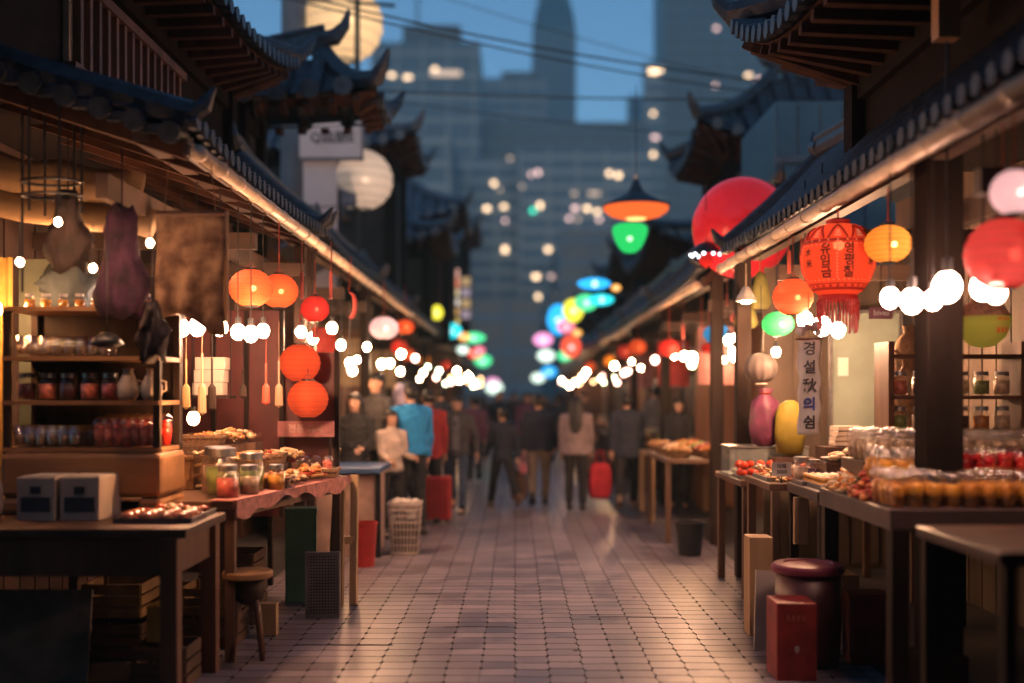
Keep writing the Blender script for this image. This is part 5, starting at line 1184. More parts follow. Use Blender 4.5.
for k in range(2):
    t = thing('milk_jug', ('pale rounded jug beside the dark fruit jars of the cabinet','pale rounded jug at the street end of the middle cabinet shelf')[k], 'jug', (cx0+.20+.14*k, cy0-.08, cz0+.666))
    q = B(); q.lathe([(.04,0),(.06,.03),(.062,.09),(.04,.14),(.028,.17),(.032,.19)], n=18); obj('body', q, M('jug_white',(.68,.55,.45),.3,var=.1), t, smooth=True); q = B(); q.tube([(.055,0,.12),(.085,0,.11),(.085,0,.06),(.06,0,.05)],.006,6); obj('handle', q, M('jug_white'), t)
for k in range(9): JARS['orange']((cx0-.42+.10*k, cy0+.0, cz0+1.217), 0, 'small amber jar in the row on top of the cabinet', scale=.55, group='amber jars on top of the cabinet')
# printed boxes
for k, (x, lab) in enumerate(((-2.66,'white printed carton with dark blue label at the wall side of the near table'),(-2.42,'white printed carton with dark blue label next to the berry tray'))):
    t = thing('printed_box', lab, 'box', (x,6.22,.94), rz=-.08+.05*k)
    q = B(); q.span((-.11,-.10,0),(.11,.22,.24)); obj('carton', q, CARD, t, bevel=.004)
    q = B(); q.span((-.085,-.104,.05),(.085,-.1005,.13)); q.span((-.03,-.105,.15),(.03,-.1005,.19)); obj('print', q, M('navy_print',(.03,.035,.05),.5), t)
    q = B(); q.span((-.1,-.06,.241),(.1,.18,.246)); obj('lid_flap', q, CREAMP, t)
t = thing('plastic_bag_stack', 'crumpled pale plastic bags standing at the wall side of the near table', 'bags', (-3.02,6.05,.94))
for k in range(3): q = B(); q.lathe([(.08,0),(.10,.08),(.09,.2),(.05,.28),(.03,.34)], c=(-.10+.09*k,.03*k,0), n=14, sy=.6); obj('bag', q, M('bag_pale',(.42,.34,.30),.4,bump=.8,bscale=14), t, smooth=True)
tray('low tray of glazed red buns at the street corner of the near table', (-1.97,6.12,.94), .42,.30, M('tray_dark'))
r_ = random.Random(31)
for k in range(12):
    if k == 0: bu = thing('glazed_bun', 'shiny red glazed bun in the low tray', 'bun'); q = B(); q.ball((0,0,.022), .042, sz=.62, n=14, m=8); obj('bun', q, M('bun_glaze',(.62,.20,.08),.12,var=.4,scale=14,coat=.8), bu, smooth=True); BUN = Once(bu)
    BUN((-2.12+.10*(k % 4), 6.02+.095*(k//4), .955), r_.uniform(0,6), 'shiny glazed bun in the low tray at the corner of the near table', group='glazed buns in the low tray')
tray('second tray of flat biscuits behind the glazed buns', (-1.98,6.40,.94), .42,.22); pile('flat biscuits on the tray behind the glazed buns', (-1.98,6.40,.955), .36,.18,.03,.02,40,(0,3,2),seed=33)
# hanging things over the near table
q = B(); q.grid(lambda u, v: Vector(((u-.5)*.40+.008*math.sin(v*7), .022*math.sin(u*17+v*3)*v, .33-v*.66*(1-.10*math.sin(u*5)))), 14, 14)
hm = M('batik_cloth', (.24,.15,.09), .85, var=.35, scale=10, col2=(.025,.004,.004), translucent=.25, bump=.3)
t = thing('patterned_cloth', 'brown and red patterned cloth hanging at the corner of the near stall', 'cloth', P(190,268,6.35)); obj('cloth', q, hm, t, smooth=True, solid=.004)
q = B(); q.tube([(-.20,0,.31),(.20,0,.31)], .012, 8); q.tube([(-.15,0,.31),(-.12,0,.62)], .003, 4); q.tube([(.15,0,.31),(.12,0,.62)], .003, 4); obj('rod', q, WOOD, t)
q = B(); q.tube([(0,0,-.35),(0,0,.30)], .016, 8); tag(obj('bamboo_rod', q, LWOOD, loc=P(226,262,6.5)), 'thin pale upright rod just behind the patterned cloth', 'rod')
def garment(label, px, py, Y, w_, h_, mat, seed):
    r_ = random.Random(seed)
    rs = []
    for i in range(9):
        v = i/8; wd = w_*(.35+.65*math.sin(min(1,v*1.6)*PI/2))*(1+.22*math.sin(v*9+seed)); z = h_/2-h_*v
        rs.append([Vector((wd/2*math.cos(a)*(1+.16*math.sin(5*a+i*1.3+seed)), .07*math.sin(a)*(1+.4*math.sin(7*a+i)), z+.03*math.sin(3*a+seed+i))) for a in [2*PI*k/20 for k in range(20)]])
    q = B(); q.rings(rs); q.tube([(0,0,h_/2),(0,0,h_/2+.35)], .005, 5); return tag(obj('hanging_cloth', q, mat, loc=P(px,py,Y), smooth=True), label, 'cloth')
garment('purple bundled cloth hanging above the cabinet jugs', 122, 262, 6.4, .26,.62, M('purple_cloth',(.035,.010,.030),.9,var=.7,scale=9,bump=.4), 1)
garment('dark brown bundle hanging from the iron rack over the cabinet', 68, 232, 6.3, .22,.42, M('brown_cloth',(.022,.012,.010),.9,var=.5,scale=9,bump=.4), 2)
garment('small black bag hanging beside the patterned cloth', 153, 332, 6.2, .16,.30, M('black_cloth',(.025,.015,.018),.7,var=.4), 3)
garment('slate blue cloth hanging behind the upper cabinet shelf', 70, 282, 6.95, .36,.36, M('slate_cloth',(.09,.12,.14),.8,var=.3,scale=6), 4)
q = B(); q.lathe([(.03,.06),(.07,.03),(.095,-.01),(.04,-.03)], n=18); q.tube([(0,0,.06),(0,0,.75)], .004, 5); tag(obj('dark_mushroom_lamp', q, BLACK, loc=P(107,343,6.25), smooth=True), 'small black mushroom-shaped lamp over the cabinet jugs', 'lamp')
t = thing('iron_rack', 'black iron ring rack hanging under the near roof', 'rack', P(52,196,6.3))
q = B(); q.tube([(.17*math.cos(PI*k/12), .12*math.sin(PI*k/12), 0) for k in range(25)], .009, 6); q.tube([(.17*math.cos(PI*k/12), .12*math.sin(PI*k/12), .08) for k in range(25)], .009, 6); obj('ring', q, DMET, t)
for k in range(6):
    a = PI*k/3; q = B(); q.tube([(.17*math.cos(a), .12*math.sin(a), .5),(.17*math.cos(a), .12*math.sin(a), -.55 if k == 3 else -.10)], .008, 6); obj('bar', q, DMET, t)
BEI = M('awning_canvas', (.26,.17,.09), .8, var=.25, scale=3, bump=.3)
for k, (a, b_, r, lab) in enumerate((((-3.3,6.7,3.02),(-2.35,6.9,2.92),.11,'upper rolled beige awning under the near roof'),((-3.3,6.8,2.83),(-2.28,6.95,2.72),.09,'lower rolled beige awning under the near roof'))):
    q = B(); a, b_ = Vector(a), Vector(b_); q.tube([a.lerp(b_,i/8)+Vector((0,0,.015*math.sin(i*2))) for i in range(9)], [r*(1+.08*math.sin(i*1.7+k)) for i in range(9)], 12); tag(obj('rolled_awning', q, BEI, smooth=True), lab, 'awning')
# lit yellow curtain and panel against the wall at the frame edge
q = B(); q.grid(lambda u, v: Vector((u*.30, .02*math.sin(u*25), .55+v*1.95)), 24, 3); tag(obj('yellow_curtain', q, M('yellow_curtain',(.62,.40,.10),.8,var=.15), loc=(-3.45,6.9,0), smooth=True), 'yellow curtain glowing by a bulb at the very edge of the near stall', 'curtain')
q = B(); q.box((0,0,1.5),(.34,.03,2.0)); tag(obj('green_door_panel', q, M('dull_teal',(.13,.16,.13),.5,var=.2), loc=(-2.98,7.0,0)), 'narrow dull green panel between the yellow curtain and the cabinet', 'panel')
for loc_, lab in (((-3.10,6.55,2.15),'warm bulb lighting the yellow curtain'),((-2.80,6.95,2.55),'added bulb hidden behind the hanging cloths, lighting the cabinet and awning'),((-1.90,6.50,1.50),'bulb low beside the street end of the cabinet shelves')):  # the high bulb is added out of sight to light shelf back and awning
    LB(loc_, 0, lab, scale=1.0 if loc_[2] > 1.5 else .8, swap={'bulb': [E('bulb_warm', (1,.45,.18), 330)]}, group='warm bulbs of the near stall')
# boards, maroon panel and pink sign behind the snack counter
t = thing('maroon_board', 'tall maroon display board behind the two orange paper balls', 'board', (-1.80,9.45,0))
q = B(); q.span((-.30,0,.9),(.27,.04,2.0)); obj('panel', q, MAROON, t, bevel=.004); q = B()
for x in (-.30,.27): q.box((x,0,1.0),(.04,.06,2.04))
obj('upright', q, DWOOD, t)
t = thing('pink_sign', 'low dusty pink sign with faint lettering under the lower paper ball', 'sign', P(306,429,9.2))
q = B(); q.box((0,0,0),(.47,.02,.13)); obj('board', q, M('dusty_pink',(.50,.20,.20),.6,var=.3,scale=10), t); writing('lettering', '전통 과자', .075, M('pale_ink',(.62,.38,.34),.6), t, (0,-.012,0)); q = B()
for x in (-.2,.2): q.box((x,.015,-.2),(.02,.02,.5))
obj('stand', q, DWOOD, t)
t = thing('maroon_back_panel', 'wide dark maroon panelling behind the baskets of the snack counter', 'panel', (-2.30,9.35,0))
q = B(); q.span((-.55,0,.6),(.32,.04,2.35)); obj('panel', q, MAROON, t); q = B()
for x in (-.55,-.26,.02,.32): q.span((x-.02,-.025,.6),(x+.02,-.002,2.35))
obj('moulding', q, DWOOD, t)
t = thing('maroon_back_panel', 'tall dark slatted screen behind the snack jars nearest the cabinet', 'panel', (-2.75,8.0,0))
q = B(); q.span((-.30,0,.6),(.25,.04,2.3)); obj('panel', q, M('dark_maroon',(.08,.03,.025),.5,var=.4), t); q = B()
for k in range(5): q.span((-.28+.12*k,-.03,.6),(-.23+.12*k,-.002,2.3))
obj('slat', q, CABW, t)
# small shelf with pale box, hanging tools
t = thing('wall_bracket_shelf', 'small shelf carrying white stacked boxes before the maroon panelling', 'shelf', (-2.36,8.55,1.62)); q = B(); q.box((0,0,0),(.34,.2,.02)); obj('board', q, DWOOD, t); q = B(); q.tube([(-.15,0,0),(-.15,0,.75)],.004,5); q.tube([(.15,0,0),(.15,0,.75)],.004,5); obj('hanger', q, DMET, t)
for k in range(3): q = B(); q.box((0,0,.05),(.23,.16,.095)); tag(obj('white_box', q, CARD, loc=(-2.37+.01*k,8.55,1.632+.098*k), bevel=.003), ('lowest','middle','topmost')[k]+' white box on the small hanging shelf', 'box')
for px, h_, m_, lab in ((266,.30,M('tool_red',(.45,.06,.03),.5),'red wooden paddle hanging on the maroon panelling'),(279,.34,M('bead_brown'),'string of dark beads hanging next to the red paddle'),(243,.20,DWOOD,'short dark brush hanging near the red paddle'),(186,.34,M('tool_tan',(.40,.24,.09),.5),'yellowish wooden paddle on the slatted screen'),(202,.42,LWOOD,'long pale ladle hanging on the slatted screen'),(212,.36,DWOOD,'dark ladle hanging between the pale ladle and the white boxes')):
    p = P(px, 383, 8.4 if px > 230 else 7.8); q = B(); q.tube([(0,0,h_/2),(0,0,0)], .008, 6); q.lathe([(.005,0),(.028,-.03),(.032,-h_/2),(.001,-h_/2-.02)], n=10, sy=.4); q.tube([(0,0,h_/2),(0,0,h_/2+.3)],.002,4)
    tag(obj('hanging_tool', q, m_, loc=p), lab, 'utensil')
# goods along the snack counter
def sx(Y): return -1.70+(Y-6.68)*.204       # street edge of the counter
for k, (Y, dx_, kind, sc_) in enumerate(((6.86,.13,'pink',1.3),(7.02,.24,'green',1.9),(7.10,.10,'cream',1.2),(7.22,.36,'cream',1.9),(7.36,.20,'green',1.6),(7.5,.50,'orange',1.8),(7.42,.06,'orange',1.1))):
    JARS[kind]((sx(Y)-dx_, Y, .99), 0, f'{kind} filled glass jar, {("nearest","second","third","fourth","fifth","sixth","hindmost")[k]} of the jars at the near end of the snack counter', scale=sc_)
pal = [(0,1,4),(2,0),(1,3,0),(2,5,0),(0,4),(1,2,3),(0,2),(3,1),(0,1,2),(2,4)]
names = ['first','second','third','fourth','fifth','sixth','seventh','eighth','ninth','tenth','eleventh','twelfth']
i = 0
for row, dx_ in enumerate((.17,.47,.80)):
    for j in range(8):
        Y = 6.40+j*.30+.02*row
        if Y > 8.55: continue
        if Y < (7.55,7.7,7.7)[row]: continue
        z = .99+(.0,.13,.28)[row]; x = sx(Y)-dx_
        where = ('along the street edge','in the middle row','in the rear row')[row]
        if row: q = B(); q.box((0,0,(.0,.13,.28)[row]/2),(.27,.27,(.0,.13,.28)[row]-.004)); tag(obj('display_riser', q, WOODH, loc=(x,Y,.992)), f'{names[j]} low block {where} of the snack counter', 'riser')
        if (j+row) % 3 == 1: wbasket(f'{names[j]} small wicker basket {where} of the snack counter', (x,Y,z), .26,.25,.07, .05)
        else:
            t = thing('clear_box', f'{names[j]} clear plastic box {where} of the snack counter', 'box', (x,Y,z), rz=.1); q = B(); q.prism([(-.13,-.12),(.13,-.12),(.13,.12),(-.13,.12)],0,.003)
            for s_ in (-1,1): q.box((0,s_*.122,.035),(.26,.004,.07)); q.box((s_*.132,0,.035),(.004,.244,.07))
            obj('wall', q, GLASS, t)
        pile(f'{names[j]} heap of snacks {where} of the snack counter', (x,Y,z+.03), .21,.20,.055,.022,46,pal[i % 10],seed=50+i, kind='blob' if i % 2 else 'stick'); i += 1
for k in range(5):
    CUPS[('pink','cream','orange','berry','cream')[k]]((sx(8.5)-.12-.09*k, 8.5, .99), 0, 'small filled cup in the short row at the far end of the snack counter', group='cups at the far end of the snack counter', scale=1.1)
t = thing('wooden_chest', 'small open wooden chest behind the jars of the snack counter', 'box', (-2.36,7.62,.99)); q = B(); q.span((-.17,-.12,0),(.17,.12,.20)); obj('body', q, CABW, t, bevel=.005); q = B(); q.span((-.18,-.13,.20),(.18,.13,.225)); obj('lid', q, CABW, t, bevel=.004)
q = B(); q.lathe([(.045,0),(.05,.02),(.05,.17),(.02,.22),(.018,.28),(.022,.285)], n=16); tag(obj('dark_bottle', q, M('bottle_dark',(.06,.02,.015),.1,coat=.5), loc=(-2.08,8.62,.99), smooth=True), 'dark glass bottle at the back of the snack counter', 'bottle')
# dark stock under the counter
for k, (x, y, z, m_) in enumerate(((-2.5,7.0,0,0),(-2.5,7.5,0,2),(-2.45,8.2,0,1),(-2.5,7.0,.25,1))): crate((x,y,z),(.36,.38,.22),CRM[m_], ('first','second','third','topmost')[k]+' of the slatted crates deep under the snack counter')

# stacks of clear snack boxes at the back of the counter
for a_, (x, y, z0, n) in enumerate(((-2.28,8.15,.99,5),(-1.95,8.5,.99,3),(-2.10,7.55,.99,4))):
    for k in range(n):
        t = thing('clear_box', f'clear lidded snack box, {("lowest","second","third","fourth","topmost")[k]} of the {("tall","low","middle")[a_]} stack at the back of the snack counter', 'box', (x+.012*((k*7) % 3-1), y, z0+.075*k), rz=.06*((k*5) % 3-1))
        q = B(); q.prism([(-.11,-.10),(.11,-.10),(.11,.10),(-.11,.10)],0,.003); q.prism([(-.112,-.102),(.112,-.102),(.112,.102),(-.112,.102)],.068,.072)
        for s_ in (-1,1): q.box((0,s_*.10,.036),(.22,.003,.064)); q.box((s_*.11,0,.036),(.003,.198,.064))
        obj('wall', q, GLASS, t); r_ = random.Random(k+a_*9); q = B(); pieces(q, r_, 22, .18,.16,.02,.017,1); o = obj('contents', q, SN[(k*2+a_) % 6], t, smooth=True); o.location.z = .006

for (px, py, Y, lab) in ((93,268,6.0,'tiny bulb added as front light before the purple cloth'),(58,222,6.0,'tiny bulb added as front light under the iron rack'),(150,243,5.98,'tiny bulb added as front light just before the patterned cloth'),(20,262,5.95,'tiny bulb added as front light near the yellow curtain')):  # small strong bulbs added for warm front light on the near stall
    LB(P(px,py,Y), 0, lab, scale=.42, swap={'bulb': [E('bulb_added_front', (1,.50,.26), 420)]}, group='tiny bulbs of the near stall')
# ---------------------------------------------------------------- people
SKIN = M('skin', (.52,.30,.21), .55, var=.08, scale=10); HAIRM = M('black_hair', (.012,.010,.010), .45, var=.3, scale=30, stretch=(1,1,.2), bump=.4)
def ell(c, a, b_, n=16, rot=0.0):
    c = Vector(c); return [c+Vector((a*math.cos(t)*math.cos(rot)-b_*math.sin(t)*math.sin(rot), a*math.cos(t)*math.sin(rot)+b_*math.sin(t)*math.cos(rot), 0)) for t in [2*PI*k/n for k in range(n)]]
def fuse(q, mat, vox=.011, smooth_it=4, wrinkle=0.0, seed=0):
    me = q.mesh('tmp', mat); o = bpy.data.objects.new('tmp', me)
    m = o.modifiers.new('r', 'REMESH'); m.mode = 'VOXEL'; m.voxel_size = vox
    m2 = o.modifiers.new('s', 'SMOOTH'); m2.iterations = smooth_it; m2.factor = .5
    r = evaluated_mesh(o)
    if wrinkle:
        n_ = len(r.vertices); co = [0.0]*(3*n_); no = [0.0]*(3*n_); r.vertices.foreach_get('co', co); r.vertex_normals.foreach_get('vector', no)
        for i in range(n_):
            x, y, z = co[3*i:3*i+3]
            n = (noise.noise(Vector((x*9+seed, y*9, z*16)))+.5*noise.noise(Vector((x*22, y*22+seed, z*30))))*wrinkle
            for k in range(3): co[3*i+k] += no[3*i+k]*n
        r.vertices.foreach_set('co', co); r.update()
    r.materials.clear(); r.materials.append(mat); r.polygons.foreach_set('use_smooth', [True]*len(r.polygons)); return r
def pose_points(stride=0.0, armL=(.25,.2), armR=(-.2,.25), out=.10, sit=False):
    """joints of a 1.72 m figure facing +Y, feet on z=0. arm=(shoulder swing forward, extra elbow bend)"""
    J = {}
    for s_, k in ((-1,'L'),(1,'R')):
        th = stride*(1 if k == 'L' else -1)*.42; hp = Vector((s_*.095, 0, .90))
        kn = hp+Vector((s_*.01, math.sin(th)*.42, -math.cos(th)*.42)); ph = th-abs(stride)*(.55 if th < 0 else .05)
        an = kn+Vector((0, math.sin(ph)*.41, -math.cos(ph)*.41)); J['hip'+k], J['knee'+k], J['ankle'+k], J['ph'+k] = hp, kn, an, ph
        a, e = armL if k == 'L' else armR; sh = Vector((s_*.185, 0, 1.40)); el = sh+Vector((s_*out*.29, math.sin(a)*.29, -math.cos(a)*.285)); wr = el+Vector((s_*out*.10, math.sin(a+e)*.25, -math.cos(a+e)*.25)); J['sh'+k], J['el'+k], J['wr'+k] = sh, el, wr
    return J
def shoe_rings(an, ph):
    up = max(0, -ph*.35); o = an+Vector((0,0,0)); c, s_ = math.cos(-up*1.6), math.sin(-up*1.6)
    out = []
    for y, w_, h_ in ((-.085,.030,.05),(-.06,.042,.075),(0,.042,.08),(.06,.046,.06),(.12,.048,.045),(.17,.030,.03)):
        ring = []
        for k in range(12):
            a = 2*PI*k/12; z = -.085+h_/2+h_/2*math.sin(a)*1.0; x = w_*math.cos(a); yy = y; ring.append(o+Vector((x, yy*c-z*s_, yy*s_+z*c)))
        out.append(ring)
    return out
def body_mesh(J, seed=0):
    q = B()
    q.rings([ell((0,0,.84),.13,.09), ell((0,0,.92),.155,.10), ell((0,0,1.05),.125,.085), ell((0,0,1.2),.145,.095), ell((0,0,1.33),.165,.095), ell((0,0,1.41),.14,.075), ell((0,0,1.46),.06,.055)])
    q.tube([(0,-.005,1.40),(0,.005,1.50),(0,.015,1.55)], [.06,.052,.052], 12)
    # head: skull, jaw, nose, ears
    q.rings([ell((0,.035,1.495),.020,.02), ell((0,.038,1.51),.040,.045), ell((0,.026,1.54),.056,.070), ell((0,.014,1.58),.067,.086), ell((0,.005,1.62),.074,.094), ell((0,0,1.66),.073,.094), ell((0,-.004,1.695),.058,.078), ell((0,-.008,1.715),.030,.042)])
    q.tube([(0,.095,1.625),(0,.108,1.60),(0,.118,1.578),(0,.098,1.568)], [.007,.010,.014,.011], 8)
    for s_ in (-1,1): q.ball((s_*.076,.0,1.605), .022, sx=.45, sy=.9, sz=1.3, n=8, m=6)
    for k in 'LR':
        q.tube([J['hip'+k]+Vector((0,0,.05)), J['hip'+k].lerp(J['knee'+k],.5), J['knee'+k], J['knee'+k].lerp(J['ankle'+k],.35), J['ankle'+k]], [.085,.07,.052,.052,.036], 12)
        q.rings([[p*1.0 for p in r] for r in shoe_rings(J['ankle'+k], J['ph'+k])])
        q.tube([J['sh'+k]-Vector((.06 if k=='R' else -.06,0,0)), J['sh'+k], J['el'+k], J['el'+k].lerp(J['wr'+k],.3), J['wr'+k]], [.05,.050,.038,.038,.026], 12)
        d = (J['wr'+k]-J['el'+k]).normalized(); side = Vector((1,0,0)) if k == 'R' else Vector((-1,0,0)); fw = side.cross(d).normalized(); fw = fw if fw.y > 0 else -fw
        w_ = J['wr'+k]; q.tube([w_, w_+d*.04, w_+d*.085], [.026,.034,.036], 10, ry=[.018,.016,.014])
        for j in range(4):
            o_ = fw*(-.030+.020*j); L_ = (.055,.066,.072,.060)[j]
            q.tube([w_+d*.07+o_, w_+d*(.09+L_*.4)+o_*1.08, w_+d*(.09+L_*.75)+o_*1.1-side*.014, w_+d*(.09+L_)+o_*1.1-side*.034], [.0095,.009,.0085,.007], 7)
        q.tube([w_+d*.02+fw*.018, w_+d*.05+fw*.046-side*.008, w_+d*.085+fw*.056-side*.02], [.012,.0105,.008], 7)
    return fuse(q, SKIN, .0075, 1)
def face_part(t):
    q = B()
    for s_ in (-1,1): q.ball((s_*.030,.0905,1.615), .009, sy=.45, sz=.6, n=8, m=5)
    q.box((0,.0935,1.547),(.040,.006,.006))
    for s_ in (-1,1): q.box((s_*.031,.095,1.638),(.028,.006,.005))
    return obj('face_features', q, M('face_dark',(.10,.03,.025),.5), t, smooth=True)
def jacket_mesh(J, hem=.80, flare=.19, seed=0, collar=True, fat=1.0):
    q = B(); f = fat
    q.rings([ell((0,0,hem),flare*f,.135*f), ell((0,0,hem+.05),(flare+.004)*f,.14*f), ell((0,0,1.02),.172*f,.125*f), ell((0,0,1.18),.180*f,.13*f), ell((0,-.005,1.32),.200*f,.125*f), ell((0,-.01,1.41),.170*f,.10*f), ell((0,-.005,1.47),.080,.078), ell((0,0,1.50 if collar else 1.475),.068,.070)])
    for k in 'LR':
        q.tube([J['sh'+k]-Vector((.08 if k=='R' else -.08,0,-.0)), J['sh'+k], J['sh'+k].lerp(J['el'+k],.5), J['el'+k], J['el'+k].lerp(J['wr'+k],.5), J['wr'+k].lerp(J['el'+k],.03)], [.070*f,.070*f,.062*f,.055*f,.050*f,.042*f], 12)
    return fuse(q, M('cloth_any',(.05,.05,.05)), .012, 3, .010, seed)
def trouser_mesh(J, seed=0, wide=1.0):
    q = B(); q.rings([ell((0,0,.82),.15,.115), ell((0,0,.90),.165,.12), ell((0,0,1.0),.145,.105)])
    for k in 'LR': q.tube([J['hip'+k]+Vector((0,0,.04)), J['hip'+k].lerp(J['knee'+k],.4), J['knee'+k], J['knee'+k].lerp(J['ankle'+k],.5), J['ankle'+k]+Vector((0,0,.01))], [.095,.088,.068*wide,.064*wide,.058*wide], 12)
    return fuse(q, M('cloth_any'), .012, 2, .007, seed+3)
def shoes_mesh(J, k):
    q = B(); q.rings([[J['ankle'+k]+(p-J['ankle'+k])*1.12 for p in r] for r in shoe_rings(J['ankle'+k], J['ph'+k])]); q.tube([J['ankle'+k]-Vector((0,0,.02)), J['ankle'+k]+Vector((0,0,.05))], [.046,.044], 12); return q
def hair_mesh(kind, seed=0):
    q = B()
    def cap(a0):
        rs = []
        for i in range(8):
            v = i/7; z = 1.60+.135*math.sin(v*PI/2); w_ = .086*math.cos(v*PI/2*.96)
            rs.append([Vector((w_*math.cos(t), -.008+w_*1.20*math.sin(t)*(1.0), z+(.045 if math.sin(t) > .25 and v < .5 else 0)*(1-v))) for t in [2*PI*k/18 for k in range(18)]])
        q.rings(rs)
    cap(0); q.rings([ell((0,-.04,1.55),.062,.045), ell((0,-.035,1.60),.075,.062), ell((0,-.03,1.66),.075,.07)])
    if kind == 'long':
        q.rings([ell((0,-.055,1.70),.05,.04), ell((0,-.075,1.60),.088,.055), ell((0,-.10,1.48),.10,.05), ell((0,-.135,1.34),.105,.04), ell((0,-.15,1.22),.085,.03), ell((0,-.15,1.16),.04,.02)])
        for s_ in (-1,1): q.tube([(s_*.06,.02,1.69),(s_*.088,.0,1.60),(s_*.095,-.01,1.50),(s_*.105,.0,1.38)], [.02,.028,.03,.018], 8)
    if kind == 'bun': q.ball((0,-.10,1.70), .045, n=12, m=8)
    return fuse(q, HAIRM, .009, 1, .006, seed)
def hood_mesh():
    q = B(); rs = []
    for i in range(7):
        v = i/6; z = 1.47+.262*v; w_ = .100*math.sin(PI*(.30+.66*v))**.7; rs.append([Vector((w_*math.cos(t), -.035+w_*1.15*math.sin(t)*(.55 if math.sin(t) > 0 else 1), z)) for t in [2*PI*k/18 for k in range(18)]])
    q.rings(rs); q.rings([ell((0,-.03,1.42),.12,.10), ell((0,-.03,1.48),.10,.10), ell((0,-.04,1.56),.09,.085)]); return fuse(q, M('cloth_any'), .011, 2, .004, 1)
POSES = {'walk': pose_points(1.0,(.30,.25),(-.28,.2)), 'walk2': pose_points(-.8,(-.25,.2),(.25,.3)), 'stand': pose_points(.12,(.05,.15),(.02,.2)), 'hold': pose_points(.15,(.15,1.25),(.25,1.0), out=.02), 'carry': pose_points(.6,(.0,.05),(.05,.6), out=.2), 'pocket': pose_points(.75,(-.12,.55),(-.12,.6), out=.3)}
CACHE = {}
def cached(key, fn):
    if key not in CACHE: CACHE[key] = fn()
    return CACHE[key]
def cloth(name, col): return M('cloth_'+name, col, .85, var=.22, scale=7, bump=.35, bscale=60)
def person(label, px, pyhead, Y, pose, face, jacket, legs, hair='short', hem=.80, flare=.19, zground=0, skirt=None, fat=1.0, shoe=(.03,.028,.028), hood=None, group=None, inner=None):
    x = (px-CX)/F*Y; H = CH-(pyhead-HY)/F*Y-zground; sc_ = H/1.735
    J = POSES[pose]; t = thing('person', label, 'person', (x, Y, zground), math.radians(face), group=group); t.scale = (sc_, sc_, sc_)
    minz = min(min(p.z for r in shoe_rings(J['ankle'+k], J['ph'+k]) for p in r) for k in 'LR'); t.location.z = zground-minz*sc_
    t2 = obj('body', cached('b'+pose, lambda: body_mesh(J)), SKIN, t)
    face_part(t)
    def add(nm, me, m): 
        o = bpy.data.objects.new(nm, me); COL.objects.link(o); o.parent = t; o.material_slots[0].link = 'OBJECT'; o.material_slots[0].material = m; return o
    add('jacket', cached(('j',pose,hem,flare,fat), lambda: jacket_mesh(J, hem, flare, len(CACHE), fat=fat)), jacket)
    add('trousers', cached('t'+pose, lambda: trouser_mesh(J)), legs)
    for k in 'LR': add('shoe', cached('s'+pose+k, lambda: shoes_mesh(J, k).mesh('shoe', BLACK, True)), cloth('shoe%d' % int(shoe[0]*100), shoe))
    if hair: add('hair', cached('h'+hair, lambda: hair_mesh(hair)), HAIRM)
    if hood: add('hood', cached('hood', hood_mesh), hood)
    if skirt:
        q = B(); q.rings([ell((0,0,.62),.19,.15), ell((0,0,.80),.18,.14), ell((0,0,.98),.14,.11)]); obj('skirt', q, skirt, t, smooth=True)
    if inner:
        q = B(); q.rings([[Vector((sx_*w_, y_, z_)) for sx_, y_ in ((-1,.09),(-1,d_),(1,d_),(1,.09))] for z_, w_, d_ in ((.86,.045,.145),(1.05,.05,.136),(1.25,.05,.142),(1.44,.035,.095))]); obj('shirt', q, inner, t)
    return t
def bag(label, p, w_, h_, mat, name='shopping_bag', handle=.18):
    t = thing(name, label, 'bag', p); q = B(); q.rings([[Vector((w_/2*f*math.copysign(abs(math.cos(a))**.6,math.cos(a)), w_*.28*f*math.copysign(abs(math.sin(a))**.6,math.sin(a)), z)) for a in [2*PI*k/16 for k in range(16)]] for z, f in ((0,.75),(h_*.08,.95),(h_*.4,1.06),(h_*.8,.92),(h_,.70))])
    obj('body', q, mat, t, smooth=True); q = B(); q.tube([(-w_*.2,0,h_*.98),(-w_*.12,0,h_+handle),(w_*.12,0,h_+handle),(w_*.2,0,h_*.98)], .010, 6); obj('handle', q, mat, t, smooth=True); return t
NAVY = cloth('navy',(.022,.027,.045)); BLK = cloth('black',(.020,.019,.022)); JEAN = cloth('jeans',(.06,.09,.15)); KHAKI = cloth('khaki',(.22,.16,.11)); MAUVE = cloth('mauve',(.26,.20,.21)); BLUE = cloth('blue',(.02,.26,.62)); CRM_ = cloth('cream',(.52,.42,.36)); DGREY = cloth('dark_grey',(.07,.065,.068)); GREYJ = cloth('grey',(.22,.20,.20)); REDJ = cloth('red',(.35,.03,.03)); WHT = cloth('white',(.6,.5,.5)); BRN = cloth('brown',(.09,.05,.035))
# facing: 0 = walking away, 180 = towards the viewer
person('person in dark open jacket over grey shirt and blue jeans walking toward the viewer', 457, 394, 15.3, 'pocket', 176, DGREY, JEAN, hem=.86, fat=1.08, inner=GREYJ)
person('person in dark navy jacket with light hem, striding with one foot lifted', 503, 404, 15.8, 'walk', 20, NAVY, BLK, hem=.84, shoe=(.20,.12,.08), skirt=None)
person('person in black jacket and khaki trousers seen from behind', 539, 392, 16.2, 'walk2', 0, NAVY, KHAKI, hem=.86, fat=1.16)
person('person with long dark hair, mauve-grey jacket and black trousers seen from behind', 576, 397, 15.6, 'stand', -4, MAUVE, BLK, hair='long', hem=.82, flare=.22, fat=1.12)
person('person in long black coat with pale shoes, walking away beside the red bag', 627, 391, 15.7, 'walk2', -6, NAVY, BLK, hem=.78, fat=1.16, shoe=(.25,.17,.12))
bag('round bright red bag held low between the mauve jacket and the black coat', P(600,498,15.7), .33,.50, cloth('bag_red',(.42,.02,.035)), handle=.17)
bag('brown shopping bag held beside the khaki trousers', P(519,500,15.9), .24,.42, BRN, handle=.2)
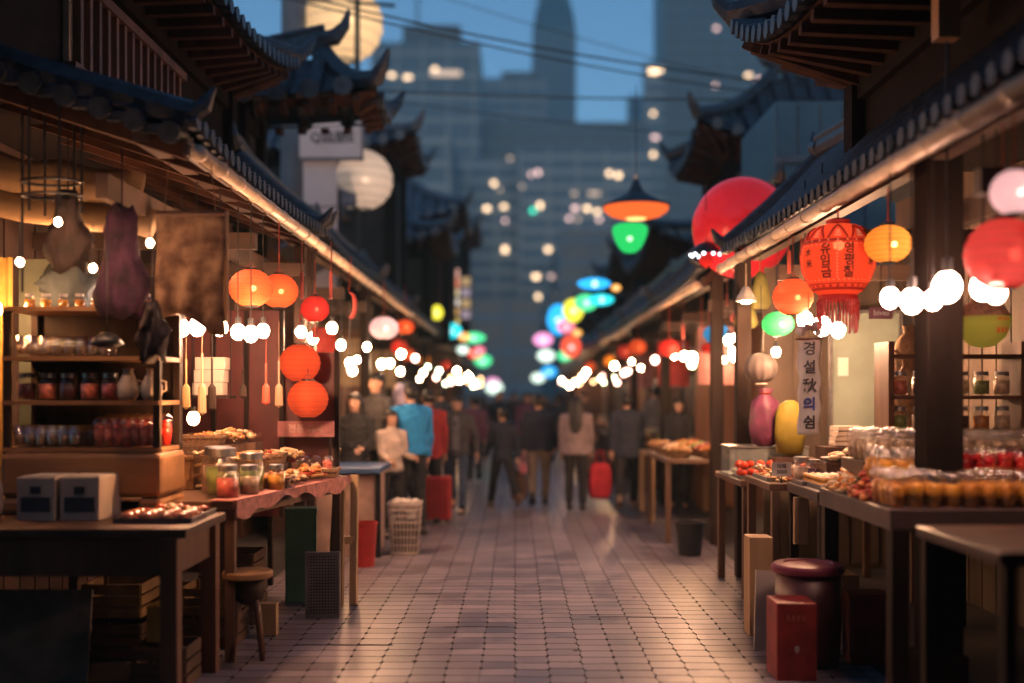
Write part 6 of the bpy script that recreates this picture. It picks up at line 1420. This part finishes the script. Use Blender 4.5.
bag('small bag with pink trim at the hip of the khaki trousers', P(523,473,15.8), .12,.14, cloth('pinkish',(.45,.15,.18)), handle=.12)
person('person with long black hair and dark coat facing the street behind the blue-topped counter', 355, 394, 12.3, 'hold', 168, BLK, BLK, hair='long', hem=.78)
person('tall person in grey-brown jacket turned aside behind the white-sweater person', 377, 374, 13.4, 'stand', 140, DGREY, BLK, hem=.84)
person('person with black hair in a cream sweater seated by the wire basket', 391, 411, 12.6, 'hold', 215, CRM_, BLK, hair='long', hem=.88)
person('person in bright blue puffer jacket with black trousers, back turned', 411, 385, 12.9, 'stand', 25, BLUE, BLK, hem=.90, fat=1.22)
person('person in a pale lavender hood just behind the blue puffer jacket', 399, 381, 13.9, 'pocket', 30, DGREY, BLK, hair=None, hood=cloth('lavender',(.42,.36,.50)))
person('person in red jacket mostly hidden behind the blue puffer jacket', 428, 390, 14.0, 'stand', 10, REDJ, BLK, hem=.82)
person('vendor in a black hooded coat facing the street behind the pale table', 679, 399, 15.8, 'hold', 170, BLK, BLK, hair='long', hem=.78, hood=BLK)
person('person in pale grey coat standing beyond the hooded vendor', 655, 386, 19, 'stand', 30, GREYJ, BLK, hem=.8)
person('person in dark jacket just behind the man in jeans', 441, 388, 18.5, 'stand', 5, NAVY, BLK, hem=.84)
# the crowd farther down the street
r_ = random.Random(41); jm = [NAVY, BLK, DGREY, GREYJ, BRN, MAUVE, cloth('plum',(.16,.06,.09)), cloth('tan',(.30,.22,.15)), cloth('teal',(.04,.14,.17))]; jn = ['navy','black','dark grey','grey','brown','mauve','plum','tan','teal']
spots = [(-.75,20.5),(.25,22.5),(1.3,20.8),(-.35,25.5),(1.0,26),(-1.1,27.5),(.5,29.5),(1.3,31),(-.5,31.5),(.6,33),(-1.0,34),(0,36),(1.0,37),(-.6,39),(.4,41),(-.1,44),(.9,45)]
for i, (x, Y) in enumerate(spots):
    k = r_.randrange(len(jm)); hgt = r_.uniform(1.58,1.78); ro = ('first','second','third','fourth','fifth','sixth','seventh','eighth','ninth','tenth','eleventh','twelfth','thirteenth','fourteenth','fifteenth','sixteenth','seventeenth','eighteenth','nineteenth','twentieth','twenty-first','twenty-second','twenty-third','twenty-fourth')[i]
    person(f'person in {jn[k]} jacket, {ro} nearest of the blurred crowd down the street', CX+x/Y*F, HY-(hgt-CH)/Y*F, Y, ('walk','walk2','stand','pocket')[i % 4], r_.choice((0,0,10,-10,175,185)), jm[k], (BLK,JEAN,KHAKI,BLK)[i % 4], hair=('short','long')[r_.random() < .4], hem=.82, fat=1.1, group='crowd farther down the street')
# ---------------------------------------------------------------- far stalls' stock
def far_table(sd, y0, y1, n, side):
    xs = sd*1.72; xe = sd*2.6
    return table(f'plain stall table, {n} along {side}', [(min(xs,xe),y0),(max(xs,xe),y0),(max(xs,xe),y1),(min(xs,xe),y1)], .90, .05, top=TOPW, leg=LEGW, lw=.06, group='tables along '+side)
SIDE = {-1: 'the cream-lantern side', 1: 'the red-balloon side'}
ft = {-1: [(12.4,14.3),(15.0,17.0),(17.4,18.8),(19.5,21.6),(22,23.8),(24.6,27),(27.5,29.8),(31,34),(38,42),(47,52)], 1: [(16.4,18.0),(18.3,19.9),(20.6,22.6),(22.9,24.8),(25.7,28),(28.4,30.8),(32,35),(39,43),(48,53)]}
KN = ['first','second','third','fourth','fifth','sixth','seventh','eighth','ninth','tenth']
r_ = random.Random(77)
tub = thing('goods_basket', 'small basket of goods on a far table', 'basket'); q = B(); q.lathe([(.10,0),(.14,.09),(.15,.09),(.11,.01)], n=14); obj('bowl', q, WICK, tub); q = B(); pieces(q, random.Random(5), 16, .2,.2,.08,.035,1); gm = obj('goods', q, SN[0], tub, smooth=True); gm.location.z = .06; TUB = Once(tub)
sj = thing('stock_box', 'coloured box on the back shelf', 'box'); q = B(); q.span((-.15,-.12,0),(.15,.12,.22)); obj('carton', q, CARD, sj, bevel=.004); q = B(); q.span((-.10,-.124,.05),(.10,-.121,.16)); obj('print', q, REDP, sj); SB = Once(sj)
sc_cols = [M('stock_red',(.45,.08,.05),.6), M('stock_ochre',(.55,.34,.10),.6), M('stock_green',(.10,.22,.12),.6), CARD, M('stock_blue',(.08,.14,.28),.6), M('stock_pink',(.55,.25,.22),.6)]
for sd in (-1,1):
    for i, (a, b_) in enumerate(ft[sd]):
        far_table(sd, a, b_, KN[i], SIDE[sd])
        n = int((b_-a)/.36)
        for k in range(n):
            for j in range(2):
                TUB((sd*(1.90+.38*j), a+.2+k*.36, .90), r_.uniform(0,6), f'basket of snacks on the {KN[i]} table along {SIDE[sd]}', swap={'goods':[SN[r_.randrange(6)]]}, group=f'baskets on the {KN[i]} table of {SIDE[sd]}')
        if i < 7:
            s = shelf_unit(f'open rack of boxes behind the {KN[i]} table along {SIDE[sd]}', (sd*2.95,(a+b_)/2,0), .34, (b_-a)*.9, (.5,1.1,1.5,1.9), 1.92)
            for z in (1.112,1.512):
                for k in range(int((b_-a)*.85/.40)):
                    SB((sd*2.95, a+.25+k*.40, z), PI/2*sd*-1, f'stock box on the rack behind the {KN[i]} table along {SIDE[sd]}', swap={'carton':[sc_cols[r_.randrange(6)]],'print':[sc_cols[r_.randrange(6)]]}, group=f'stock on the {KN[i]} rack of {SIDE[sd]}')
# the two close tables on the red-balloon side
for k in range(8): TUB((1.84+.36*(k % 2), 12.3+.40*(k//2), .92), 0, 'basket of snacks on the table just before the hooded vendor', swap={'goods':[SN[k % 6]]}, group='baskets before the hooded vendor')
for k in range(6): TUB((1.95+.36*(k % 2), 14.4+.34*(k//2), .86), 0, 'basket of snacks on the pale table at the hooded vendor', swap={'goods':[SN[(k+2) % 6]]}, group='baskets on the pale vendor table')
# hanging paper lanterns along the farther eaves
for i, (sd, Y, m_, nm) in enumerate(((-1,18.5,RED,'red'),(-1,21,ORANGE,'orange'),(-1,26,YELL,'amber'),(1,17.5,ORANGE,'orange'),(1,20.5,RED,'red'),(1,25,YELL,'amber'),(-1,31,RED,'red'),(1,30,ORANGE,'orange'))):
    lantern(f'{nm} lantern, {KN[i]} of the small ones under the farther eaves', (sd*(1.95+.1*(i % 3)), Y, 2.42-.04*(i % 2)), .14, m_, .9, inner=8)
for k, (sd, Y) in enumerate(((-1,13.5),(-1,16.2),(1,13.2),(1,17.0),(-1,20.5),(1,21.5))):
    q = B(); q.grid(lambda u, v: Vector(((u-.5)*.5, .02*math.sin(u*11+k), .35-.7*v)), 8, 6); tag(obj('stall_banner', q, [M('ban_red',(.45,.05,.04),.8),M('ban_tan',(.5,.36,.22),.8),M('ban_pink',(.5,.22,.2),.8)][k % 3], loc=(sd*2.45,Y,2.1), smooth=True), f'{("red","tan","pink")[k % 3]} cloth banner, {KN[k]} of those hung inside the farther stalls', 'banner')
# unseen buildings and roof added behind the viewer to block rear sky light
pavilion('unseen tiled shop row added behind the viewer to block rear sky light', -9,9, -7.2,-3.4, 6.6, 1.6, .4,.6, wall=DPLAS)
for sd in (-1,1):
    pavilion(f'unseen tiled house added beside the viewer to block sky light, on {SIDE[sd]}', *( (-9,-2.9) if sd < 0 else (2.9,9) ), -3.2,2.6, 5.2,1.6,.4,.6, wall=DPLAS)

t = thing('sky_blocking_roof', 'unseen roof slab added over the viewer to block sky light', 'roof', (0,-1.4,0))  # unseen roof, added to keep overhead rear sky light off the stalls
q = B(); q.span((-5.5,-3.4,7.0),(5.5,2.6,7.15)); obj('panel', q, DPLAS, t); q = B()
for k in range(6): q.bar((-5.5,-3.3+k*1.15,6.9),(5.5,-3.3+k*1.15,6.9),.12)
obj('rib', q, DMET, t)
bpy.data.scenes.remove(TMP)
